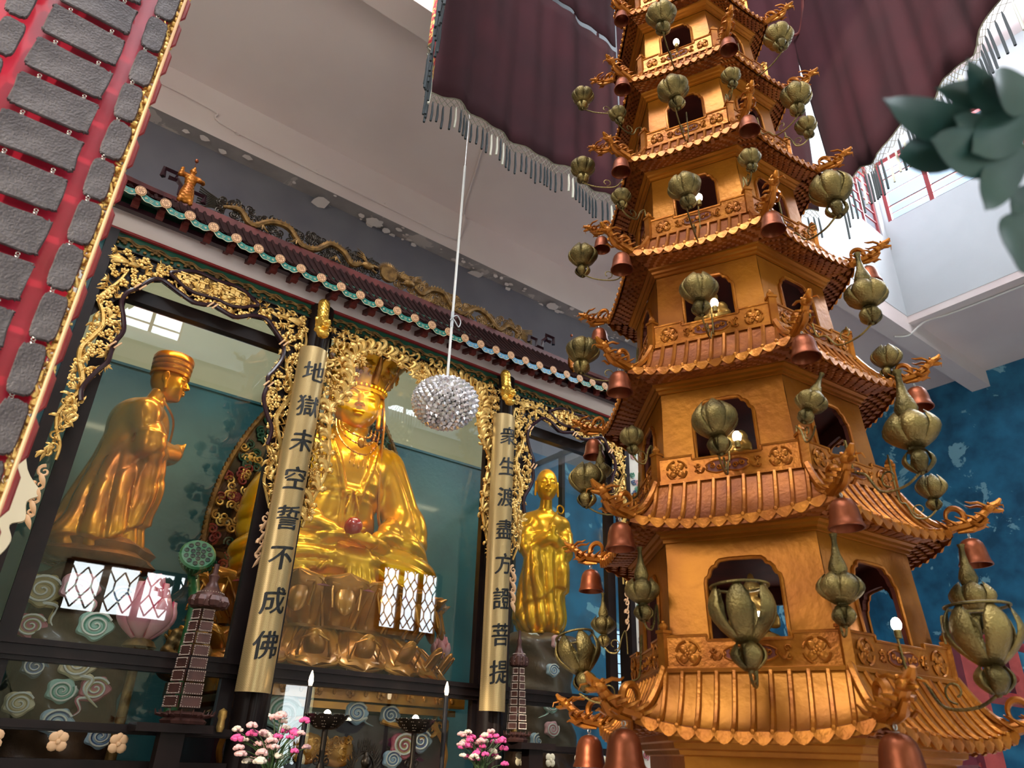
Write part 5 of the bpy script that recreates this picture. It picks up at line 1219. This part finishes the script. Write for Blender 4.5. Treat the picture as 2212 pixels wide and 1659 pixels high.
mh=sdf_obj('head',lambda P:headf(P,.7),(-.30,-.34,-.31),(.30,.29,.37),.012,'monk_gold',mk,T(.13,0,1.74)@RZ(R(68))@S3(.60,.62,.66))
m=MB(); m.lathe([(.235,.08),(.262,.09),(.262,.13),(.245,.14),(.262,.16),(.265,.20),(.25,.215),(.268,.235),(.27,.28),(.255,.295),(.272,.315),(.272,.37),(.25,.41),(.19,.43),(0,.44)],32,0,S3(1,1.08,1)); m.obj('banded_hat','monk_gold',mh)
m=MB(); m.tube(smooth_path([(.10,-.13,1.52),(.24,-.10,1.36),(.27,-.05,1.15),(.28,0,1.05)],5),.011,6); m.obj('robe_cord','throne_gold',mk)
m=MB(); G=[[((r+.04*math.sin(5*a+z*9))*math.cos(a)-.06,(r+.03*math.sin(4*a))*math.sin(a)*.85,z) for a in np.linspace(0,2*PI,60)] for r,z in ((.30,-.02),(.42,-.0),(.47,.05),(.40,.10),(.43,.15),(.36,.20))]; m.grid(G); m.obj('carved_base','pagoda_dark',mk)
mk2=empty('monk_statue',(5.66,6.88,2.90),0,'bald golden monk statue in a patched robe, in the right shrine bay','statue')
b=sdf_obj('robed_body',monkf(True),(-.55,-.48,-.08),(.50,.48,1.75),.0175,'monk_gold',mk2,RZ(R(-112))@S3(.93,.88,1.0)); b.data.materials[0]=MT['buddha_gold']
h=sdf_obj('head',lambda P:headf(P,.9),(-.30,-.34,-.31),(.30,.29,.37),.013,'buddha_gold',mk2,T(-.05,-.10,1.77)@RZ(R(-30))@S3(.60,.62,.66))
m=MB(); m.tube([(-.02+.05*math.cos(a),-.335,1.42+.05*math.sin(a)) for a in np.linspace(0,2*PI,20)[:-1]],.010,6,closed=True); m.tube([(-.06,-.33,1.40),(-.16,-.30,1.22)],.012,6); m.obj('robe_clasp','buddha_gold',mk2)
# lotus seed pod, pink lotus, small figure
q=at(425,1205,6.32); pod=empty('lotus_seed_pod',q,0,'tall green carved lotus seed pod on a bent spotted stem in the left bay','ornament')
Mp=RY(R(-22))@RX(R(66)); m=MB(); m.lathe([(.035,-.20),(.06,-.16),(.11,-.06),(.135,.02),(.14,.045),(.125,.06),(0,.062)],28,0,Mp)
for i in range(28): a=2*PI*i/28; m.tube([(.05*math.cos(a),.05*math.sin(a),-.18),(.118*math.cos(a),.118*math.sin(a),-.05),(.141*math.cos(a),.141*math.sin(a),.03)],.005,4,0,M=Mp)
for r_,n in ((0,1),(.045,6),(.092,11)):
    for i in range(n): a=2*PI*i/n+.2; m.lathe([(.020,.058),(.020,.066),(.013,.066),(.011,.0635),(0,.0635)],10,1,Mp@T(r_*math.cos(a),r_*math.sin(a),0))
m.obj('pod',['seedpod_green','pod_hole'],pod)
e=Mp@Vector((0,0,-.19)); P=smooth_path([tuple(e),tuple(e+Vector((.03,0,-.08))),(.07,.02,-.36),(.075,.02,-.5),(.06,.0,-1.6)],8); m=MB(); m.tube(P,np.interp(np.linspace(0,1,len(P)),[0,.2,1],[.032,.045,.05]),10)
for i in range(40): k=rnd.randrange(4,20); p=P[k]; a=rnd.uniform(0,6.3); m.ell((p[0]+.043*math.cos(a),p[1]+.043*math.sin(a),p[2]+rnd.uniform(-.02,.02)),.007,5,1)
m.obj('spotted_stem',['seedpod_green','pod_hole'],pod)
def lotus(loc,s,label):
    b=empty('pink_lotus',loc,0,label,'flower')
    for ring,(n,w_,l,op) in enumerate(((5,.050,.36,.01),(5,.060,.31,.05),(6,.064,.22,.11))):
        for i in range(n):
            a=2*PI*(i+.5*ring)/n; G=[]
            for t in np.linspace(0,1,9):
                r=.03+op*t+.060*math.sin(PI*min(1,t*1.05)); ww=w_*math.sin(PI*(.1+.82*t))**.8; G.append([((r-.02*u*u)*math.cos(a+u*ww/.11),(r-.02*u*u)*math.sin(a+u*ww/.11),l*t) for u in np.linspace(-1,1,7)])
            mb=MB(); mb.grid(G); mb.tube([g[0] for g in G]+[g[-1] for g in G[::-1]],.006,5,1); o_=mb.obj('petal',['petal_pink','petal_edge'],b); so_=o_.modifiers.new('s','SOLIDIFY'); so_.thickness=.005
    mb=MB(); mb.lathe([(.05,-.06),(.09,-.03),(.07,.0),(.03,.02),(0,.02)],14); mb.lathe([(.03,-1.0),(.025,-.06)],10); mb.obj('cup_and_stem','antique_gold',b); b.scale=(s,)*3; return b
lotus(at(303,1385,6.30),1.38,'large carved pink lotus bud beside the left cloud pedestal')
l2=lotus(at(950,1425,7.55),.8,'pink lotus half hidden behind the right end of the lotus throne')
# little seated figures (also inside the pagoda)
def figf(P):
    d=sE(P,(0,0,.04),(.10,.07,.045)); d=smin(d,sE(P,(0,.01,.13),(.05,.04,.09)),.03); d=smin(d,sE(P,(0,0,.245),(.030,.034,.038)),.012); d=smin(d,sE(P,(0,.005,.285),(.014,.014,.022)),.01)
    for s in(-1,1):
        d=smin(d,sC(P,(s*.05,0,.185),(s*.075,-.02,.11),.024,.022),.015); d=smin(d,sC(P,(s*.075,-.02,.11),(s*.03,-.07,.09),.02,.014),.012); d=smin(d,sE(P,(s*.03,.0,.245),(.006,.01,.018)),.005)
    d=smin(d,sC(P,(0,-.03,.245),(0,-.036,.238),.006),.005)
    return d-.0022*np.sin(P[:,2]*160+P[:,0]*60)*(P[:,2]<.21)
fig=None
def figure(loc,rz,s,m_,label,grp=None):
    global fig
    if fig is None: fig=sdf_obj('small_seated_figure',figf,(-.13,-.11,-.03),(.13,.09,.33),.006,m_); o=fig
    else: o=fig.copy(); C.objects.link(o); o.data=fig.data.copy(); o.data.materials[0]=MT[m_]
    o.location=loc; o.rotation_euler=(0,0,rz); o.scale=(s,)*3; tag(o,label,'figure',grp); return o
figure(at(388,1475,6.62),-.3,2.0,'antique_gold','small dark-gold seated figure with green headdress beside the pink lotus')
for j,s,l in ((0,1.05,'gold seated figure glimpsed inside the lowest pagoda window'),(1,.98,'gold figure with raised hand inside the second pagoda window'),(2,.95,'small gold figure inside the third pagoda window')):
    c=pc(zB[j]); a=R(205); figure((c[0]+.33*math.cos(a)+.05*math.sin(a),c[1]+.33*math.sin(a)-.12*math.cos(a)*0,zB[j]+.085),R(205)+PI/2,s,'carved_gold',l)
# ================================================================ crystal pendant lamp
q=at(962,868,5.47); lamp=empty('crystal_pendant_lamp',(q.x,5.47,q.z),0,'round clear crystal pendant lamp on a long white rod before the shrine','lamp')
m=MB(); R_=random.Random(6); m.ell((0,0,0),(.24,.24,.17),16,0); m.obj('lamp_core','steel',lamp)
m=MB(); n=430; g=(1+5**.5)/2
for i in range(n):
    ph=math.acos(1-2*(i+.5)/n); th=2*PI*i/g; nv=Vector((math.sin(ph)*math.cos(th),math.sin(ph)*math.sin(th),math.cos(ph)))
    if nv.z>.86: continue
    c=Vector((nv.x*.285,nv.y*.285,nv.z*(.205 if nv.z>0 else .235))); qn=nv.to_track_quat('Z','Y').to_matrix().to_4x4(); r=.030*R_.uniform(.8,1.2)
    M_=T(*c)@qn@RZ(R_.uniform(0,1)); k=6
    v=[(0,0,.045)]+[(r*math.cos(2*PI*j/k),r*math.sin(2*PI*j/k),.018+.006*(j%2)) for j in range(k)]+[(r*.7*math.cos(2*PI*j/k),r*.7*math.sin(2*PI*j/k),-.02) for j in range(k)]
    m.add(v,[(0,1+j,1+(j+1)%k) for j in range(k)]+[(1+j,1+k+j,1+k+(j+1)%k,1+(j+1)%k) for j in range(k)],0,M_)
o_=m.obj('crystal_drops','crystal',lamp,smooth=False); o_['kind']='stuff'
m=MB(); m.lathe([(.0,.20),(.10,.19),(.12,.17),(.0,.16)],20); m.tube([(0,0,.18),(0,0,3.0)],.0135,8); m.obj('rod','white_pipe',lamp)
m=MB(); m.tube([(0,0,3.0),(.01,0,9.5-q.z)],.003,4); m.obj('hanging_wire','steel',lamp)
m=MB(); m.tube(smooth_path([(-.02,-.02,.95),(.02,-.03,.90),(.07,-.02,.86),(.09,-.02,.93),(.03,-.03,.98),(-.03,-.01,.91)],4),.006,5); m.tube([(0,0,.84),(0,0,1.02)],.018,6); m.obj('wire_loop','white_plaster',lamp)
# ================================================================ altar things before the glass
m=MB(); m.bx(.6,6.2,5.05,5.85,1.18,1.26); tb=m.obj('altar_table','black_lacquer',smooth=False); tag(tb,'long dark altar table below the middle of the shrine','table')
for x in (.7,3.4,6.1):
    for y in(5.12,5.78): m=MB(); m.bx(x-.04,x+.04,y-.04,y+.04,0,1.18); m.obj('leg','black_lacquer',tb,smooth=False)
def flowers(loc,s,label,seed,kinds):
    b=empty('flower_vase',(loc[0],loc[1],1.26),0,label,'flowers'); R_=random.Random(seed); h=loc[2]-1.26
    m=MB(); m.lathe([(.045,0),(.06,.02),(.05,.09),(.03,.14),(.045,.17),(.04,.17),(.025,.14)],18); m.obj('vase','porcelain',b)
    m=MB(); heads=[]
    for i in range(38):
        a=R_.uniform(0,6.3); r=R_.uniform(.02,.23)*s; z=h+R_.uniform(-.10,.13)*s-.25*r; p=(r*math.cos(a),r*math.sin(a)*.6,z); heads.append(p); m.tube(smooth_path([(0,0,.12),(p[0]*.4,p[1]*.4,z*.55+.1),p],4),.0035,4)
    for i in range(34):
        a=R_.uniform(0,6.3); r=R_.uniform(.05,.15)*s; z=R_.uniform(.16,h-.02); m.tube([(r*.3*math.cos(a),r*.3*math.sin(a),z),(r*math.cos(a),r*.6*math.sin(a),z+R_.uniform(.03,.09))],[.003,.0012],4)
    o_=m.obj('stems','stem',b); o_['kind']='stuff'
    for i,p in enumerate(heads):
        m=MB(); k=kinds[i%len(kinds)]; rr=.040*R_.uniform(.8,1.25)
        for q in range(16):
            u=Vector((R_.gauss(0,1),R_.gauss(0,1),abs(R_.gauss(0,.8))+.1)).normalized(); m.ell((p[0]+u.x*rr*.62,p[1]+u.y*rr*.62,p[2]+u.z*rr*.5),(rr*.40,rr*.40,rr*.30),5)
        m.obj('bloom',k,b)
flowers(at(598,1592,5.45),1.25,'bunch of pink and pale carnations at the foot of the left pillar',1,['flower_pink','flower_pale','flower_white','flower_pale'])
flowers(at(1042,1608,5.45),1.0,'bunch of pink carnations at the foot of the right pillar',2,['flower_pink','flower_pink','flower_pale','flower_white'])
def lotus_burner(loc,label):
    b=empty('lotus_lamp_stand',(loc[0],loc[1],1.26),0,label,'lamp'); h=loc[2]-1.26; m=MB()
    m.lathe([(.07,0),(.07,.02),(.03,.05),(.022,.1),(.035,h*.4),(.018,h*.5),(.022,h-.06)],16)
    for s in(-1,1): m.tube(spiral(s*.04,h*.5,.035,.006,1.3,PI/2,14,s),.006,5)
    m.obj('stem','bronze_black',b)
    for i in range(9):
        a=2*PI*i/9; mb=MB(); G=[]
        for t in np.linspace(0,1,7): r=.04+.12*t**.8; w_=.062*math.sin(PI*(.15+.75*t)); G.append([((r)*math.cos(a+u*w_/.08),(r)*math.sin(a+u*w_/.08),h-.08+.10*t**1.6) for u in np.linspace(-1,1,6)])
        mb.grid(G)
        for g in G[2:]:
            for p in (g[0],g[2],g[-1]): mb.ell(p,.005,4)
        mb.obj('lotus_petal','bronze_black',b)
    m=MB(); m.ell((0,0,h+.02),(.028,.028,.034),14); m.obj('glowing_bulb','bulb',b)
lotus_burner(at(706,1550,5.5),'dark lotus-shaped lamp with glowing bulb left of the dark flame statue')
lotus_burner(at(897,1560,5.5),'dark lotus-shaped lamp with glowing bulb right of the dark flame statue')
for px,py,l in ((672,1470,'black electric candle with a flame bulb by the left lotus lamp'),(965,1492,'black electric candle with a flame bulb by the right carnations')):
    q=at(px,py,5.6); b=empty('electric_candle',(q.x,q.y,1.26),0,l,'candle'); h=q.z-1.26; m=MB(); m.lathe([(.03,0),(.03,.02),(.019,.03),(.019,h-.04),(.013,h-.035)],14); m.obj('candle_stick','candle',b)
    m=MB(); m.lathe([(.012,h-.035),(.019,h-.005),(.015,h+.03),(.003,h+.07),(0,h+.072)],12); m.obj('flame_bulb','flame_bulb',b)
q=at(793,1625,5.45); b=figure((q.x,5.45,1.26),0,1.15,'bronze_black','black bronze figure ringed with flames between the two lotus lamps'); b.name='flame_backed_figure'
m=MB(); R_=random.Random(3)
for i in range(60):
    a=PI*(i/59)*1.5-.25*PI; r=R_.uniform(.055,.10); x=r*math.cos(a); z=.20+1.25*r*math.sin(a)+.02; m.tube([(x,.03,z),(x*1.15,.03,z+.02),(x*1.3,.03,z+.045)],[.007,.005,.001],5)
m.tube([(.075*math.cos(a),.03,.20+.10*math.sin(a)) for a in np.linspace(0,2*PI,24)[:-1]],.010,6,closed=True); m.obj('flame_ring','bronze_black',b)
# studded plate towers
def tower(base,h,s,label,lean=0):
    b=empty('studded_tower',base,0,label,'tower'); rows=8
    m=MB(); m.lathe([(.15*s,0),(.16*s,.02),(.13*s,.04),(.15*s,.06),(.12*s,.08)],8); 
    for i in range(16): a=2*PI*i/16; m.tube([(.14*s*math.cos(a),.14*s*math.sin(a),.05),(.19*s*math.cos(a),.19*s*math.sin(a),.06),(.20*s*math.cos(a),.20*s*math.sin(a),.09)],[.012,.008,.002],4)
    m.obj('flared_base','studded_brown',b,smooth=False)
    for r_ in range(rows):
        z=.10+r_*h/rows*.86; R0=(.135-.062*r_/rows)*s; hh=h/rows*.76
        for k in range(6):
            a=R(204)+k*PI/3; 
            if k in(2,3,4): continue
            n=Vector((math.cos(a),math.sin(a),0)); e=Vector((-n.y,n.x,0)); c=n*R0; w_=R0*.50; m=MB(); M_=Matrix(((e.x,n.x,0,c.x),(e.y,n.y,0,c.y),(0,0,1,z),(0,0,0,1)))
            m.box((0,0,hh/2),(2*w_,.012,hh),0,0,M_)
            for t in np.linspace(-1,1,9):
                for zz_ in(.006,hh-.006): m.ell((t*w_*.92,.009,zz_),.0042,4,1,M_)
            for t in np.linspace(0,1,6)[1:-1]:
                for x in(-1,1): m.ell((x*w_*.92,.009,hh*t),.0042,4,1,M_)
            m.obj('studded_plate',['studded_brown','stud'],b)
    zt=.10+h*.86; m=MB(); rr=.13*s; m.lathe([(.06*s,zt),(rr*.9,zt+.01),(rr,zt+.05),(rr*.85,zt+.10),(.06*s,zt+.14),(.03*s,zt+.20),(.04*s,zt+.24),(.02*s,zt+.26),(.02*s,zt+.33)],16)
    for i in range(8):
        a=2*PI*i/8; m.ell((rr*.8*math.cos(a),rr*.8*math.sin(a),zt+.05),(.05*s,.05*s,.05),8)
    for q in range(3):
        for i in range(30): a=2*PI*i/30; m.ell((rr*(1.04-.16*q)*math.cos(a),rr*(1.04-.16*q)*math.sin(a),zt+.045+.035*q),.0042,4,1)
    m.obj('domed_cap',['studded_brown','stud'],b)
q=at(385,1556,5.93); tower((q.x,5.80,1.735),.78,1.0,'dark brown studded-plate tower standing before the left bay rail')
q=at(1098,1590,5.93); tower((q.x,5.80,1.735),.62,.62,'narrow dark studded tower beside the right couplet board')
for x0,x1,l in ((1.25,1.75,'dark ledge under the larger studded tower before the left rail'),(4.45,4.85,'dark ledge under the narrow studded tower by the right couplet board')):
    m=MB(); m.bx(x0,x1,5.68,5.92,1.68,1.733); sh_=m.obj('ledge_shelf','black_lacquer',smooth=False); m=MB(); m.bx((x0+x1)/2-.08,(x0+x1)/2+.08,5.72,5.83,1.262,1.68); m.obj('support','black_lacquer',sh_,smooth=False); tag(sh_,l,'shelf')
# painted carved side board of the cabinet, right and left
for px0,px1,lab in ((6.30,6.46,'painted side board with pink and green scrolls right of the cabinet'),(-.02,.10,'painted side board with pale scrolls left of the cabinet')):
    m=MB(); m.bx(px0,px1,6.0,6.1,0 if px0>1 else 1,5.2,0); R_=random.Random(int(px0*10))
    for i in range(60): x=R_.uniform(px0+.03,px1-.03); z=R_.uniform(1.2,5.1); m.tube(spiral(x,z,.045,.006,1.5,R_.uniform(0,6),14,R_.choice([-1,1]),5.99),.008,5,1+i%4)
    o_=m.obj('scroll_board',['cloud_white','cloud_rose','cloud_leaf','cloud_navy','cloud_pink']); tag(o_,lab,'board')
m=MB(); P=[(.02,2.75),(.12,2.80),(.16,2.9),(.13,2.98),(.19,3.02),(.17,3.12),(.22,3.18),(.12,3.3),(.02,3.55),(-.05,3.3)]; m.prism([(x*1.25+.045,(z-3.1)*1.25+3.04) for x,_,z in smooth_path([(x,0,z) for x,z in P],5,closed=True)],.03,T(0,5.95,0),0,bev=.006); tag(m.obj('wing_bracket','cream'),'flat cream wing-shaped bracket at the left edge below the gilt carving','bracket')
# red steel frame at the right
fr_=empty('red_steel_frame',(9,3.6,0),0,'dark red painted steel frame at the right edge in front of the blue wall','frame')
for P,w_ in (([(8.75,3.6,0),(8.75,3.6,2.95)],.13),([(8.6,3.6,2.97),(12,3.6,2.97)],.055),([(8.75,3.6,2.80),(10.2,3.6,2.52)],.05),([(8.9,3.6,2.36),(12,3.6,2.36)],.07),([(9.9,3.6,2.36),(9.9,3.6,2.97)],.09),([(8.75,3.6,1.7),(9.9,4.4,1.7)],.12)):
    m=MB(); m.tube(P,w_,4 if w_>.06 else 10); wl(m.obj('steel_bar','red_paint',fr_,smooth=w_<.06))
# foreground leaves, top right
br=empty('leafy_branch',(1.3,.1,1.9),0,'out-of-focus dark green leafy plant hanging in at the upper right edge','plant')
def fleaf(px0,py0,px1,py1,dist,w_,i):
    def p3(px,py,ds):
        a=(px-1106)/1578.35; b=(py-829.5)/1578.35; d=Vector((CX.x*a+CY.x*b+CZ.x,CX.y*a+CY.y*b+CZ.y,CX.z*a+CY.z*b+CZ.z)); return Vector((0,0,1.6))+d*ds
    a=p3(px0,py0,dist); b=p3(px1,py1,dist*(.88+.03*(i%4))); d=b-a; l=d.length; d.normalize(); s=d.cross(CZ).normalized(); n=s.cross(d); G=[]
    for t in np.linspace(0,1,12):
        ww=w_*.72*l*math.sin(PI*t**.8)*(1 if t<.9 else .8); c=a+d*l*t+n*(.10*l*math.sin(PI*t)); G.append([tuple(c+s*ww*u+n*(-.10*ww*(1-abs(u)))) for u in np.linspace(-1,1,7)])
    m=MB(); m.grid(G); m.grid([[tuple(Vector(p)+n*.0012) for p in g] for g in G]); wl(m.obj('leaf','leaf_fg',br))
for i,(a,b,c,d,w_) in enumerate(((2150,270,1908,212,.17),(2130,300,1935,338,.20),(2190,250,2090,125,.26),(2200,200,2020,190,.22),(2230,330,2010,300,.20),(2230,310,2130,455,.20),(2240,240,2100,330,.28),(2250,400,2185,460,.3),(2260,480,2190,560,.3),(2250,200,2150,170,.3),(2200,300,2060,250,.26),(2230,560,2195,500,.25))):
    fleaf(a,b,c,d,.95,w_,i)
m=MB()
def p3(px,py,ds):
    a=(px-1106)/1578.35; b=(py-829.5)/1578.35; return Vector((0,0,1.6))+Vector((CX.x*a+CY.x*b+CZ.x,CX.y*a+CY.y*b+CZ.y,CX.z*a+CY.z*b+CZ.z))*ds
for A in (((2320,620),(2260,380),(2200,260),(2130,255)),((2260,380),(2190,300),(2130,300)),((2320,620),(2250,540),(2230,480))):
    m.tube(smooth_path([tuple(p3(x,y,.95)) for x,y in A],4),.004,6)
m.tube(smooth_path([tuple(p3(2320,620,.95)),(1.25,.05,1.3),(1.2,0,.0)],6),.012,8); wl(m.obj('stem','stem',br))
# unseen warm area lights, added under the cabinet head to brighten the statues
for x,y,p in ((1.2,6.35,12),(3.1,6.35,17),(5.5,6.35,11)):
    l=bpy.data.lights.new('added_statue_light','AREA'); l.shape='RECTANGLE'; l.size=1.2; l.size_y=.12; l.energy=p; l.color=(1,.80,.48); ob=bpy.data.objects.new('added_statue_light',l); C.objects.link(ob); ob.location=(x,y,5.25); ob.rotation_euler=(R(12),0,0)
